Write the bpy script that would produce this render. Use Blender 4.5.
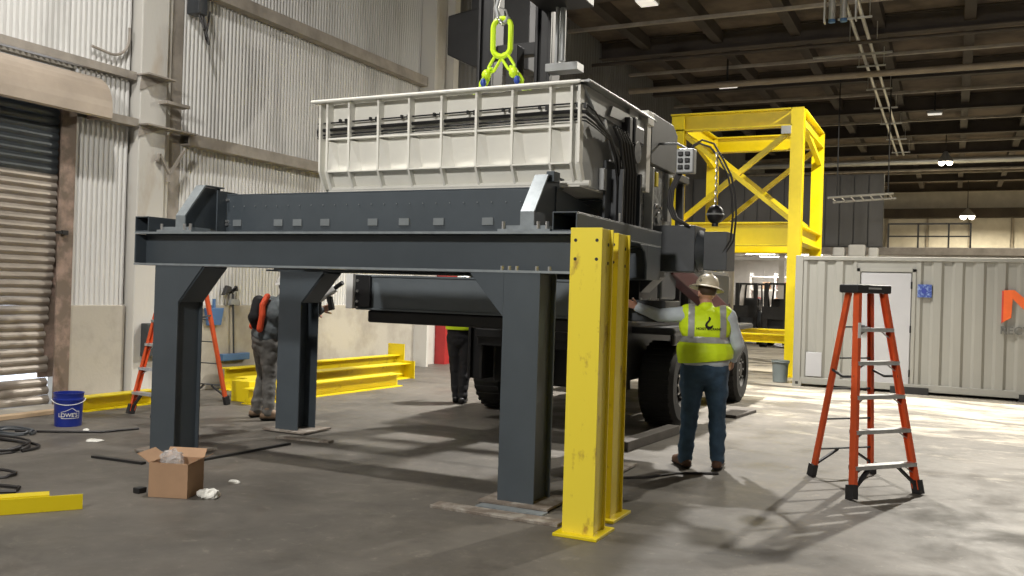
import bpy, bmesh, math, random
from mathutils import Vector, Matrix, noise
from mathutils.bvhtree import BVHTree
random.seed(7)
PI = math.pi
for o in list(bpy.data.objects): bpy.data.objects.remove(o, do_unlink=True)
S = bpy.context.scene
COL = S.collection

# ------------------------------------------------------------------ camera
FPX, YAW, PITCH, ROLL, H = 903.44, 0.4542194, 0.00289917, 0.03091362, 1.55
Fv = Vector((-math.sin(YAW)*math.cos(PITCH), math.cos(YAW)*math.cos(PITCH), math.sin(PITCH)))
Rv = Fv.cross(Vector((0, 0, 1))).normalized(); Uv = Rv.cross(Fv)
R2 = math.cos(ROLL)*Rv + math.sin(ROLL)*Uv; U2 = -math.sin(ROLL)*Rv + math.cos(ROLL)*Uv
cd = bpy.data.cameras.new('camera'); cam = bpy.data.objects.new('camera', cd); COL.objects.link(cam)
cd.sensor_width = 36; cd.lens = FPX/1024*36; cd.clip_end = 300; cd.clip_start = 0.05
m3 = Matrix((R2, U2, -Fv)).transposed()
cam.matrix_world = Matrix.Translation((0, 0, H)) @ m3.to_4x4()
S.camera = cam

# ------------------------------------------------------------------ world, exposure, lights
w = bpy.data.worlds.new('world'); S.world = w; w.use_nodes = True
bg = w.node_tree.nodes['Background']; bg.inputs[0].default_value = (0.80, 0.88, 1.0, 1); bg.inputs[1].default_value = 2.2
S.view_settings.view_transform = 'Standard'; S.view_settings.look = 'None'
S.view_settings.exposure = 0.0; S.view_settings.gamma = 1.0
LAMPS = []
def lamp(x, y, z, power, color=(1, .9, .76), r=.28, spread=170):
    ld = bpy.data.lights.new('bay_or_fill_light', 'AREA'); ld.shape = 'DISK'; ld.size = 2*r
    ld.energy = power; ld.color = color; ld.spread = math.radians(spread)
    lo = bpy.data.objects.new('bay_or_fill_light', ld); COL.objects.link(lo); lo.location = (x, y, z)
    return lo
WARM = (1, .93, .82)
COOL = (1, .965, .91)
lamp(-6.5, 4.9, 8.2, 400, COOL, .14)        # high bay by the shutter: hood and girt shadows on the siding, posts' shadows to the right
fl_ = lamp(-2.6, -4.2, 6.4, 700, COOL, .45)  # added unseen flood behind the camera, tilted to brighten the hopper front
fl_.rotation_euler = (Vector((-4.3, 7.5, 3.2))-fl_.location).to_track_quat('-Z', 'Y').to_euler()
lamp(4.5, 3.5, 7.8, 40, COOL, .35)  # added fill light over the near right, no fixture
lamp(.9, 18.0, 7.8, 2000, (1, .94, .82), .12)   # throws the ladder shadow forward
lamp(-4.0, 13.0, 8.1, 900, COOL, .14, 105)            # throws the frame's striped shadow forward
lamp(7.5, 17.0, 8.0, 180, (1, .92, .78), .3)
lamp(-6.4, 27.7, 7.9, 250, WARM, .3)
lamp(3.0, 31.0, 7.9, 380, (1, .9, .72), .3)
lamp(-.5, 46.0, 7.9, 900, (1, .88, .62), .4)
lamp(.75, 59.5, 6.7, 1100, (1, .86, .58), .5)
lamp(7.0, 59.0, 6.7, 1100, (1, .86, .58), .5)

# ------------------------------------------------------------------ materials
def mat(name, col, rough=.5, metal=0., var=.12, scale=3., bump=0., bscale=40., col2=None, mask=(.45, .62), stretch=None, coat=0., detail=6):
    m = bpy.data.materials.new(name); m.use_nodes = True; nt = m.node_tree; N = nt.nodes; L = nt.links
    b = N['Principled BSDF']; b.inputs['Roughness'].default_value = rough; b.inputs['Metallic'].default_value = metal
    if coat: b.inputs['Coat Weight'].default_value = coat
    tc = N.new('ShaderNodeTexCoord'); mp = N.new('ShaderNodeMapping'); L.new(tc.outputs['Object'], mp.inputs[0])
    if stretch: mp.inputs['Scale'].default_value = stretch
    nz = N.new('ShaderNodeTexNoise'); nz.inputs['Scale'].default_value = scale; nz.inputs['Detail'].default_value = detail; nz.inputs['Roughness'].default_value = .62
    L.new(mp.outputs[0], nz.inputs['Vector'])
    cr = N.new('ShaderNodeValToRGB'); L.new(nz.outputs['Fac'], cr.inputs[0])
    c = Vector(col)
    if col2 is None:
        cr.color_ramp.elements[0].position = .3; cr.color_ramp.elements[1].position = .7
        a = c*(1-var); bb = c*(1+var)
    else:
        cr.color_ramp.elements[0].position = mask[0]; cr.color_ramp.elements[1].position = mask[1]
        a = c; bb = Vector(col2)
    cr.color_ramp.elements[0].color = (*a, 1); cr.color_ramp.elements[1].color = (*[min(1, q) for q in bb], 1)
    L.new(cr.outputs[0], b.inputs['Base Color'])
    if bump:
        n2 = N.new('ShaderNodeTexNoise'); n2.inputs['Scale'].default_value = bscale; n2.inputs['Detail'].default_value = 4
        L.new(mp.outputs[0], n2.inputs['Vector'])
        bp = N.new('ShaderNodeBump'); bp.inputs['Strength'].default_value = bump; bp.inputs['Distance'].default_value = .01
        L.new(n2.outputs['Fac'], bp.inputs['Height']); L.new(bp.outputs[0], b.inputs['Normal'])
    return m
def emit(name, col, s):
    m = bpy.data.materials.new(name); m.use_nodes = True; b = m.node_tree.nodes['Principled BSDF']
    b.inputs['Base Color'].default_value = (*col, 1); b.inputs['Emission Color'].default_value = (*col, 1); b.inputs['Emission Strength'].default_value = s
    return m
M = {}
M['steel'] = mat('charcoal_painted_steel', (.060, .074, .087), .40, 0, .10, 2.2, .05)
M['steel_mid'] = mat('grey_painted_steel', (.15, .175, .195), .42, 0, .06, 3)
M['steel_edge'] = mat('pale_steel', (.25, .28, .30), .4, .3, .15, 12)
M['slotplate'] = mat('grey_slot_plate', (.17, .19, .2), .5, 0, .1, 9)
M['plate'] = mat('rusty_shim_steel', (.20, .165, .135), .6, .3, .3, 9, .1, col2=(.36, .33, .29))
M['yellow'] = mat('yellow_paint', (.72, .565, .004), .38, 0, .07, 4, .04)
M['yellow_worn'] = mat('yellow_worn_paint', (.72, .565, .006), .42, 0, 0, 7, .06, 30, col2=(.42, .28, .03), mask=(.60, .74))
M['pale_yellow'] = mat('yellow_rubbed_paint', (.86, .70, .05), .38, 0, 0, 10, .06, 30, col2=(.46, .30, .04), mask=(.58, .70), stretch=(1, 1, .5))
M['dark'] = mat('black_steel', (.012, .012, .013), .45, 0, .3, 5)
M['dark2'] = mat('dark_grey_machine_paint', (.045, .05, .056), .45, 0, .2, 4)
M['rubber'] = mat('tyre_rubber', (.009, .009, .009), .78, 0, .3, 14, .3, 60)
M['rim'] = mat('dusty_wheel_rim', (.022, .02, .019), .6, .2, .3, 8)
M['hose'] = mat('hydraulic_hose', (.012, .012, .013), .35)
M['cream'] = mat('cream_hopper_paint', (.76, .75, .69), .42, 0, .05, 3, .03, coat=.1)
M['silver'] = mat('silver_painted_steel', (.34, .35, .35), .38, .3, .12, 3)
M['mottle'] = mat('mottled_gear_casing', (.24, .25, .25), .45, .3, 0, 9, .15, 30, col2=(.07, .07, .07), mask=(.45, .6))
M['chain'] = mat('lime_chain_paint', (.62, .88, .02), .32, 0, .06, 8)
M['bluelink'] = mat('blue_link_paint', (.02, .06, .35), .4)
M['chrome'] = mat('bare_bright_steel', (.6, .6, .6), .28, .9, .1, 8)
M['alu'] = mat('worn_aluminium', (.55, .56, .56), .38, .7, .15, 14)
M['orange'] = mat('orange_fibreglass', (.62, .088, .022), .45, 0, .12, 9)
M['black_plastic'] = mat('black_plastic', (.018, .018, .02), .5)
M['cont'] = mat('container_paint', (.285, .28, .25), .5, 0, .08, 1.2, .04, stretch=(1, 1, .25))
M['cont_door'] = mat('container_door_paint', (.40, .40, .41), .45, 0, .04, 2)
M['logo_orange'] = mat('orange_print', (.78, .13, .02), .5)
M['logo_red'] = mat('red_print', (.55, .04, .02), .5)
M['print_grey'] = mat('grey_print', (.13, .13, .12), .5)
M['sticker'] = mat('blue_sticker', (.02, .05, .25), .4, 0, 0, 22, col2=(.2, .28, .5), mask=(.5, .6))
M['white'] = mat('white_plastic', (.75, .75, .73), .5, 0, .05, 5)
M['whitepaint'] = mat('white_wall_paint', (.62, .60, .56), .7, 0, .1, 2)
M['bluebin'] = mat('blue_bucket_plastic', (.012, .03, .26), .35, 0, .08, 5)
M['bluetool'] = mat('blue_tool_plastic', (.06, .14, .30), .5)
M['greybin'] = mat('grey_bin_plastic', (.17, .20, .20), .55)
M['card'] = mat('cardboard', (.40, .25, .15), .8, 0, .08, 6)
M['timber'] = mat('sawn_timber', (.52, .38, .24), .75, 0, .2, 5, .2, stretch=(6, .5, 6))
M['darktimber'] = mat('weathered_timber', (.075, .066, .058), .8, 0, .25, 5, .3)
M['siding'] = mat('whitewashed_siding', (.62, .615, .595), .6, 0, 0, 1.6, .05, col2=(.32, .31, .29), mask=(.50, .82), stretch=(1, 1, .18))
M['siding_dark'] = mat('dark_grey_siding', (.14, .14, .14), .6, 0, .2, 1.2, stretch=(1, 1, .2))
M['patch'] = mat('blue_grey_hood_shadow', (.25, .28, .31), .6, 0, .15, 6, stretch=(1, 1, .4))  # unused; colour of the hood's cast shadow on the siding
M['wains'] = mat('painted_concrete', (.42, .39, .33), .75, 0, 0, 1.6, .2, 25, col2=(.29, .265, .225), mask=(.42, .68))
M['column'] = mat('whitewashed_concrete', (.56, .545, .505), .75, 0, 0, 2.2, .25, 20, col2=(.44, .37, .29), mask=(.55, .75), stretch=(1, 1, .35))
M['girt'] = mat('grimy_steel_girt', (.30, .27, .235), .6, 0, .25, 3, .1)
M['hood'] = mat('tan_shutter_hood', (.40, .335, .27), .45, .1, .12, 2.5, .05)
M['slat'] = mat('shutter_slat', (.35, .31, .265), .38, .35, .2, 2.5, .05, stretch=(1, 1, 4))
M['slat_dark'] = mat('grey_shutter_slat', (.10, .115, .125), .45, .3, .2, 2.5)
M['rust'] = mat('brown_rusted_jamb', (.17, .13, .10), .6, .1, 0, 4, .15, col2=(.36, .26, .21), mask=(.45, .65))
M['ceil'] = mat('brown_roof_deck', (.16, .125, .095), .85, 0, 0, .7, .1, col2=(.05, .04, .034), mask=(.4, .65))
M['beam'] = mat('brown_roof_girder', (.05, .04, .033), .75, 0, .3, 1.1)
M['pipe'] = mat('tan_pipe', (.30, .25, .19), .5, 0, .15, 3)
M['galv'] = mat('galvanised_conduit', (.55, .55, .53), .35, .6, .1, 5)
M['maroon'] = mat('maroon_paint', (.085, .012, .012), .5, 0, .2, 4)
M['red'] = mat('red_paint', (.36, .02, .02), .5, 0, .15, 4)
M['skin'] = mat('skin', (.52, .27, .19), .5, 0, .06, 12)
M['denim'] = mat('blue_denim', (.042, .085, .14), .85, 0, .3, 9, .25, 60)
M['hivis'] = mat('hi_vis_fabric', (.72, .96, .015), .6, 0, .05, 6, .12, 25)
M['hivis'].node_tree.nodes['Principled BSDF'].inputs['Roughness'].default_value = .6
M['tape'] = mat('reflective_tape', (.42, .43, .42), .4, .2, .06, 10)
M['shirt'] = mat('pale_blue_shirt', (.52, .58, .62), .85, 0, .1, 7, .2, 30)
M['boot'] = mat('brown_leather', (.10, .05, .028), .6, 0, .25, 10)
M['boot_tan'] = mat('tan_leather', (.25, .17, .11), .65, 0, .2, 10)
M['sole'] = mat('dark_sole', (.02, .018, .016), .7)
M['hat'] = mat('tan_hard_hat', (.62, .55, .41), .4, 0, 0, 13, col2=(.08, .08, .08), mask=(.58, .62))
M['hair'] = mat('brown_hair', (.06, .035, .02), .7)
M['greycloth'] = mat('dark_grey_cloth', (.13, .15, .16), .85, 0, .2, 8, .2, 40)
M['greypants'] = mat('grey_work_trousers', (.17, .165, .155), .85, 0, .35, 9, .25, 40)
M['blackcloth'] = mat('black_cloth', (.012, .012, .014), .85, 0, .2, 8, .15, 40)
M['hivis_orange'] = mat('hi_vis_orange_fabric', (.85, .10, .03), .6, 0, .06, 8)
M['eye'] = mat('eye_white', (.7, .68, .64), .3)
M['rag'] = mat('white_rag', (.72, .71, .66), .9, 0, .06, 10)
M['cable'] = mat('black_cable', (.02, .018, .018), .5)
M['lens'] = emit('lit_lamp_lens', (1, .9, .7), 14)
M['lens_dim'] = emit('dim_lamp_lens', (1, .97, .9), .55)
M['tubelight'] = emit('fluorescent_tube', (1, .97, .93), 9)
# clear film
m = bpy.data.materials.new('clear_film'); m.use_nodes = True; b = m.node_tree.nodes['Principled BSDF']
b.inputs['Base Color'].default_value = (.9, .92, .93, 1); b.inputs['Roughness'].default_value = .2; b.inputs['Transmission Weight'].default_value = .6; b.inputs['Alpha'].default_value = .55
M['film'] = m
# floor: dusty concrete, pale patches, slightly sealed
def floor_mat():
    m = bpy.data.materials.new('dusty_concrete'); m.use_nodes = True; nt = m.node_tree; N = nt.nodes; L = nt.links; b = N['Principled BSDF']
    tc = N.new('ShaderNodeTexCoord')
    def nz(sc, det=8, rg=.6, st=(1, 1, 1)):
        mp = N.new('ShaderNodeMapping'); mp.inputs['Scale'].default_value = st; L.new(tc.outputs['Object'], mp.inputs[0])
        n = N.new('ShaderNodeTexNoise'); n.inputs['Scale'].default_value = sc; n.inputs['Detail'].default_value = det; n.inputs['Roughness'].default_value = rg
        n.inputs['Distortion'].default_value = .4
        L.new(mp.outputs[0], n.inputs['Vector']); return n
    def ramp(src, p0, p1, c0=(0, 0, 0, 1), c1=(1, 1, 1, 1)):
        r = N.new('ShaderNodeValToRGB'); r.color_ramp.elements[0].position = p0; r.color_ramp.elements[1].position = p1
        r.color_ramp.elements[0].color = c0; r.color_ramp.elements[1].color = c1; L.new(src, r.inputs[0]); return r
    base = ramp(nz(.8, 12, .7).outputs['Fac'], .3, .7, (.066, .060, .051, 1), (.145, .130, .110, 1))
    # pale noise patches, denser beyond the ladder and towards the right bay
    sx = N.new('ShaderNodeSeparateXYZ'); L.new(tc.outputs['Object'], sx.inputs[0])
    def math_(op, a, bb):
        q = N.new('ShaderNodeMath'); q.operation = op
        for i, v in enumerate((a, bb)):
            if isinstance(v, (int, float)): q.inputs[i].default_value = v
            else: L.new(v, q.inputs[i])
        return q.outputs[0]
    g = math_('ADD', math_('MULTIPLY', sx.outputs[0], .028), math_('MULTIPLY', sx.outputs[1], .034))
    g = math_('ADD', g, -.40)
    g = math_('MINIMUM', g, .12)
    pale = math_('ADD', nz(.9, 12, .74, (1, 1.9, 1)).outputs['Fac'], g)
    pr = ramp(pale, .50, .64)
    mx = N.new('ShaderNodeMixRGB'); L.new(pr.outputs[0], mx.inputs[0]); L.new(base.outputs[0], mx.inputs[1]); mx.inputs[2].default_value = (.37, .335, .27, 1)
    # dark stains and fine speckle
    dk = ramp(nz(1.9, 10, .72).outputs['Fac'], .56, .70)
    mx2 = N.new('ShaderNodeMixRGB'); mx2.blend_type = 'MULTIPLY'; mf = N.new('ShaderNodeMath'); mf.operation = 'MULTIPLY'; mf.inputs[1].default_value = .55
    L.new(dk.outputs[0], mf.inputs[0]); L.new(mf.outputs[0], mx2.inputs[0]); L.new(mx.outputs[0], mx2.inputs[1]); mx2.inputs[2].default_value = (.45, .43, .42, 1)
    sp = ramp(nz(7, 9, .8).outputs['Fac'], .56, .70)
    mx3 = N.new('ShaderNodeMixRGB'); mf3 = N.new('ShaderNodeMath'); mf3.operation = 'MULTIPLY'; mf3.inputs[1].default_value = .30
    L.new(sp.outputs[0], mf3.inputs[0]); L.new(mf3.outputs[0], mx3.inputs[0]); L.new(mx2.outputs[0], mx3.inputs[1]); mx3.inputs[2].default_value = (.42, .38, .31, 1)
    L.new(mx3.outputs[0], b.inputs['Base Color'])
    rr = ramp(nz(1.7, 6).outputs['Fac'], .35, .7, (.42, .42, .42, 1), (.78, .78, .78, 1)); L.new(rr.outputs[0], b.inputs['Roughness'])
    bp = N.new('ShaderNodeBump'); bp.inputs['Strength'].default_value = .12; bp.inputs['Distance'].default_value = .01
    L.new(nz(9, 6).outputs['Fac'], bp.inputs['Height']); L.new(bp.outputs[0], b.inputs['Normal'])
    return m
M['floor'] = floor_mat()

# ------------------------------------------------------------------ mesh helpers
class MB:
    def __init__(s): s.v = []; s.f = []
    def add(s, vs, fs):
        n = len(s.v); s.v += [Vector(p) for p in vs]; s.f += [tuple(i+n for i in f) for f in fs]; return s
    def box(s, x0, x1, y0, y1, z0, z1):
        return s.add([(x0,y0,z0),(x1,y0,z0),(x1,y1,z0),(x0,y1,z0),(x0,y0,z1),(x1,y0,z1),(x1,y1,z1),(x0,y1,z1)],
                     [(0,3,2,1),(4,5,6,7),(0,1,5,4),(1,2,6,5),(2,3,7,6),(3,0,4,7)])
    def obox(s, c, sz, ax=(1,0,0), up=(0,0,1)):
        ax = Vector(ax).normalized(); up = Vector(up); up = (up-ax*up.dot(ax)).normalized(); sd = up.cross(ax)
        c = Vector(c); vs = []
        for k in (-1, 1):
            for i, j in ((-1,-1),(1,-1),(1,1),(-1,1)): vs.append(c+ax*i*sz[0]/2+sd*j*sz[1]/2+up*k*sz[2]/2)
        return s.add(vs, [(0,3,2,1),(4,5,6,7),(0,1,5,4),(1,2,6,5),(2,3,7,6),(3,0,4,7)])
    def bar(s, a, b, wd, th, up=(0,0,1)):
        a = Vector(a); b = Vector(b); d = b-a
        if abs(d.normalized().dot(Vector(up).normalized())) > .99: up = (0,1,0)
        return s.obox((a+b)/2, (d.length, wd, th), d, up)
    def prism(s, poly, ext):
        n = len(poly); e = Vector(ext); P = [Vector(p) for p in poly]
        nr = Vector((0, 0, 0))
        for i in range(n): nr += P[i].cross(P[(i+1) % n])
        if nr.dot(e) > 0: P = P[::-1]
        vs = P + [p+e for p in P]
        fs = [tuple(range(n)), tuple(range(2*n-1, n-1, -1))] + [(i, i+n, (i+1) % n+n, (i+1) % n) for i in range(n)]
        return s.add(vs, fs)
    def cyl(s, a, b, r0, r1=None, n=16, cap=True):
        a = Vector(a); b = Vector(b); r1 = r0 if r1 is None else r1; d = (b-a).normalized()
        u = d.orthogonal().normalized(); w_ = d.cross(u); vs = []
        for p, r in ((a, r0), (b, r1)):
            for i in range(n): t = 2*PI*i/n; vs.append(p+u*math.cos(t)*r+w_*math.sin(t)*r)
        fs = [(i, (i+1) % n, (i+1) % n+n, i+n) for i in range(n)]
        if cap: fs += [tuple(range(n-1, -1, -1)), tuple(range(n, 2*n))]
        return s.add(vs, fs)
    def tube(s, pts, r, n=8, closed=False):
        P = [Vector(p) for p in pts]; k = len(P); vs = []; u = None
        for i in range(k):
            if closed: d = P[(i+1) % k]-P[i-1]
            else: d = P[min(i+1, k-1)]-P[max(i-1, 0)]
            d.normalize()
            u = d.orthogonal().normalized() if u is None else (u-d*u.dot(d)).normalized()
            w_ = d.cross(u)
            for j in range(n): t = 2*PI*j/n; vs.append(P[i]+u*math.cos(t)*r+w_*math.sin(t)*r)
        fs = []
        for i in range(k if closed else k-1):
            a = i*n; b2 = ((i+1) % k)*n
            for j in range(n): fs.append((a+j, a+(j+1) % n, b2+(j+1) % n, b2+j))
        if not closed: fs += [tuple(range(n-1, -1, -1)), tuple(range((k-1)*n, k*n))]
        return s.add(vs, fs)
    def ell(s, c, r, nu=16, nv=10, rot=None):
        c = Vector(c); r = (r, r, r) if isinstance(r, (int, float)) else r; vs = [Vector((0, 0, -r[2]))]
        for i in range(1, nv):
            ph = -PI/2+PI*i/nv
            for j in range(nu): t = 2*PI*j/nu; vs.append(Vector((r[0]*math.cos(ph)*math.cos(t), r[1]*math.cos(ph)*math.sin(t), r[2]*math.sin(ph))))
        vs.append(Vector((0, 0, r[2])))
        fs = [(0, 1+(j+1) % nu, 1+j) for j in range(nu)]
        for i in range(nv-2):
            for j in range(nu): a = 1+i*nu; fs.append((a+j, a+(j+1) % nu, a+nu+(j+1) % nu, a+nu+j))
        a = 1+(nv-2)*nu; fs += [(a+j, a+(j+1) % nu, len(vs)-1) for j in range(nu)]
        if rot is not None: vs = [rot @ v for v in vs]
        return s.add([v+c for v in vs], fs)
    def cap(s, a, b, r0, r1=None):
        r1 = r0 if r1 is None else r1
        s.ell(a, r0, 14, 8); s.ell(b, r1, 14, 8); return s.cyl(a, b, r0, r1, 14)
    def lathe(s, prof, c=(0,0,0), n=24, axis='z'):
        vs = []; k = len(prof)
        for r, h in prof:
            for j in range(n):
                t = 2*PI*j/n; x, y = r*math.cos(t), r*math.sin(t)
                vs.append(Vector((x, y, h)) if axis == 'z' else Vector((h, x, y)))
        fs = []
        for i in range(k-1):
            for j in range(n): fs.append((i*n+j, i*n+(j+1) % n, (i+1)*n+(j+1) % n, (i+1)*n+j))
        cc = Vector(c); s.add([v+cc for v in vs], fs); return s
    def xf(s, mtx, start=0):
        for i in range(start, len(s.v)): s.v[i] = mtx @ s.v[i]
        return s
    def mesh(s, name, off=Vector((0,0,0))):
        me = bpy.data.meshes.new(name); me.from_pydata([tuple(p-off) for p in s.v], [], s.f); me.validate(); me.update(); return me
    def build(s, name, mt, root=None, bevel=0, smooth=False, off=None, loc=None):
        """root given: verts are world coords, root unrotated (local if off is given)."""
        if off is None: off = Vector(root.location) if root else Vector((0, 0, 0))
        if root is not None and root.parent is not None and off is not None and 'abs' in root: off = Vector(root['abs'])
        if root is None and loc is None:
            xs = [p.x for p in s.v]; ys = [p.y for p in s.v]; zs = [p.z for p in s.v]
            loc = Vector(((min(xs)+max(xs))/2, (min(ys)+max(ys))/2, min(zs))); off = loc
        me = s.mesh(name, off); o = bpy.data.objects.new(name, me); COL.objects.link(o)
        if loc is not None and root is None: o.location = loc
        me.materials.append(M[mt] if isinstance(mt, str) else mt)
        if smooth:
            for p in me.polygons: p.use_smooth = True
            try: me.set_sharp_from_angle(angle=math.radians(35))
            except Exception: pass
        if bevel:
            bv = o.modifiers.new('bevel', 'BEVEL'); bv.width = bevel; bv.segments = 2; bv.limit_method = 'ANGLE'
        if root is not None: o.parent = root
        return o
def sub(parent, mb, name, mt, **k):
    """sub-part: parent is a child mesh sitting at its thing's origin"""
    o = mb.build(name, mt, parent, off=Vector(parent.parent.location) if parent.parent else Vector(parent.location), **k); return o
def bx(*a): return MB().box(*a)
def thing(name, label, cat, loc, rz=0, group=None):
    o = bpy.data.objects.new(name, None); o.empty_display_size = .1; COL.objects.link(o); o.location = loc; o.rotation_euler = (0, 0, rz)
    o['label'] = label; o['category'] = cat
    if group: o['group'] = group
    return o
def tag(o, label, cat, group=None):
    o['label'] = label; o['category'] = cat
    if group: o['group'] = group
    return o
def struct(o): o['kind'] = 'structure'; return o
def copy_tree(o, parent=None):
    c = o.copy(); COL.objects.link(c); c.parent = parent
    for ch in list(o.children): copy_tree(ch, c)
    return c
def text_mesh(txt, size, depth=.004, bold=0):
    cu = bpy.data.curves.new('txt', 'FONT'); cu.body = txt; cu.size = size; cu.extrude = depth/2; cu.offset = bold
    to = bpy.data.objects.new('txt', cu); COL.objects.link(to)
    dg = bpy.context.evaluated_depsgraph_get(); me = bpy.data.meshes.new_from_object(to.evaluated_get(dg))
    mb = MB(); mb.add([v.co.copy() for v in me.vertices], [tuple(p.vertices) for p in me.polygons])
    bpy.data.objects.remove(to, do_unlink=True); return mb
def remesh(mb, vox, smooth=2, wr=0, wsc=9):
    me = mb.mesh('tmp'); o = bpy.data.objects.new('tmp', me); COL.objects.link(o)
    r = o.modifiers.new('r', 'REMESH'); r.mode = 'VOXEL'; r.voxel_size = vox
    if smooth: sm = o.modifiers.new('s', 'SMOOTH'); sm.factor = .5; sm.iterations = smooth
    dg = bpy.context.evaluated_depsgraph_get(); e = bpy.data.meshes.new_from_object(o.evaluated_get(dg))
    bpy.data.objects.remove(o, do_unlink=True)
    out = MB(); vs = []
    for v in e.vertices:
        p = v.co.copy()
        if wr:
            q = Vector((p.x*wsc, p.y*wsc, p.z*wsc*1.6)); p = p+v.normal*wr*(noise.noise(q)+.5*noise.noise(q*2.1))
        vs.append(p)
    out.add(vs, [tuple(p.vertices) for p in e.polygons]); return out

# ================================================================== SETTING
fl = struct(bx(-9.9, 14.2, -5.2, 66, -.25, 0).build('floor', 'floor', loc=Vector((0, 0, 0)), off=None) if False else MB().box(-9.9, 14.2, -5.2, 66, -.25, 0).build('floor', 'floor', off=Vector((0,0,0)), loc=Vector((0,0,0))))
ZC = 9.0
def at0(mb, name, mt, **k): return mb.build(name, mt, off=Vector((0,0,0)), loc=Vector((0,0,0)), **k)
ceil = struct(at0(bx(-9.9, 14.2, -5.2, 66, ZC, ZC+.2), 'ceiling', 'ceil'))
for k, y in enumerate([2, 8, 14, 20, 25.2, 30.4, 35.6, 40.8, 46, 51.2, 56.4, 61.6]):
    g = MB(); d = .5
    g.box(-9.7, 14, y-.012, y+.012, ZC-d, ZC-.02); g.box(-9.7, 14, y-.15, y+.15, ZC-d-.03, ZC-d); g.box(-9.7, 14, y-.15, y+.15, ZC-.04, ZC-.001)
    g.build('roof_girder', 'beam', ceil)
for k, y in enumerate([51.8, 54.6, 57.0, 59.8]):
    for x in (-1.6, 1.1, 3.8, 6.5): MB().box(x, x+2.3, y, y+.9, ZC-.03, ZC-.001).build('roof_light_panel', 'whitepaint', ceil)
for x in [-8.2, -6.1, -4.0, -1.9, .2, 2.3, 4.4, 6.5, 8.6, 10.7]:
    MB().box(x-.13, x+.13, 14.2, 61.4, ZC-.34, ZC-.002).build('roof_purlin', 'beam', ceil)
# hanging cross struts under the deck, y direction between girders
for y in [17, 22.6, 27.8, 33, 38.2, 43.4, 48.6, 53.8]:
    MB().box(-9.6, 13.9, y-.06, y+.06, ZC-.42, ZC-.34).build('roof_strut', 'girt', ceil)

XW = -9.6
wl = MB()
wl.box(XW-.3, XW-.06, 7.44, 64, 0, 9.0)                       # wall core behind the sheets, beyond the shutter
wl.box(XW-.3, XW-.06, -5, 7.44, 4.05, 9.0)
wl.box(XW-.3, XW-.06, -5, 2.9, 0, 4.05)
wall = struct(at0(wl, 'wall_left', 'wains'))
wn = MB(); wn.box(XW-.06, XW+.05, 7.44, 8.26, 0, 1.21); wn.box(XW-.06, XW+.05, 9.1, 15.2, 0, 1.21)
wn.build('concrete_base', 'wains', wall, bevel=.01)
for (y0, y1) in ((16.55, 19.2), (19.25, 22), (22.05, 25), (25.05, 30)):
    MB().box(XW-.05, XW+.02, y0, y1, 0.02, 3.1).build('flat_panel', 'wains', wall)
def sheet(y0, y1, z0, z1, mt='siding', x=XW, name='siding_sheet', pitch=.074, dep=.024, parent=None, jx=None):
    n = max(1, round((y1-y0)/pitch)); P = (y1-y0)/n; pts = []
    for i in range(n):
        for a, d in ((0, 0), (.15, 0), (.35, 1), (.65, 1), (.85, 0)): pts.append((y0+P*(i+a), d))
    pts.append((y1, 0)); mb = MB(); vs = []
    for (y, d) in pts: vs += [(x+dep*d, y, z0), (x+dep*d, y, z1)]
    fs = [(2*i, 2*i+2, 2*i+3, 2*i+1) for i in range(len(pts)-1)]
    k = len(vs); m2 = MB().add(vs, fs)
    return m2.build(name, mt, parent or wall)
def sheets(y0, y1, z0, z1, wdt=.855, **k):
    n = max(1, round((y1-y0)/wdt)); W = (y1-y0)/n
    for i in range(n):
        j = random.uniform(0, .008)
        sheet(y0+W*i, y0+W*(i+1)-.004, z0, z1+random.uniform(-.005, .005), x=k.get('x', XW)+j, **{a: b for a, b in k.items() if a != 'x'})
sheets(2.9, 8.26, 4.2, 9.0)
sheets(7.45, 8.26, 1.2, 3.50, wdt=.82)
sheets(7.45, 8.26, 3.62, 4.08, wdt=.82)
sheets(-4.9, 2.9, .1, 9, mt='siding')
sheets(9.1, 15.2, 1.2, 3.42); sheets(9.1, 15.2, 3.56, 5.56); sheets(9.1, 15.2, 5.72, 9.0)
sheets(16.55, 62, 3.2, 9.0, wdt=2.8, mt='siding_dark', pitch=.2)
def girt(y0, y1, z, h=.14, d=.16):
    g = MB(); g.box(XW+.03, XW+d, y0, y1, z-.02, z); g.box(XW+d-.02, XW+d, y0, y1, z-h, z-.02); g.box(XW+.03, XW+d-.02, y0, y1, z-h, z-h+.02)
    return g.build('girt', 'girt', wall)
girt(2.9, 8.26, 4.2, .1, .12); girt(7.66, 8.26, 3.6, .1, .18); girt(9.1, 15.2, 3.56, .16, .2); girt(9.1, 15.2, 5.70, .18, .2); girt(2.9, 8.26, 7, .15)
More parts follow.
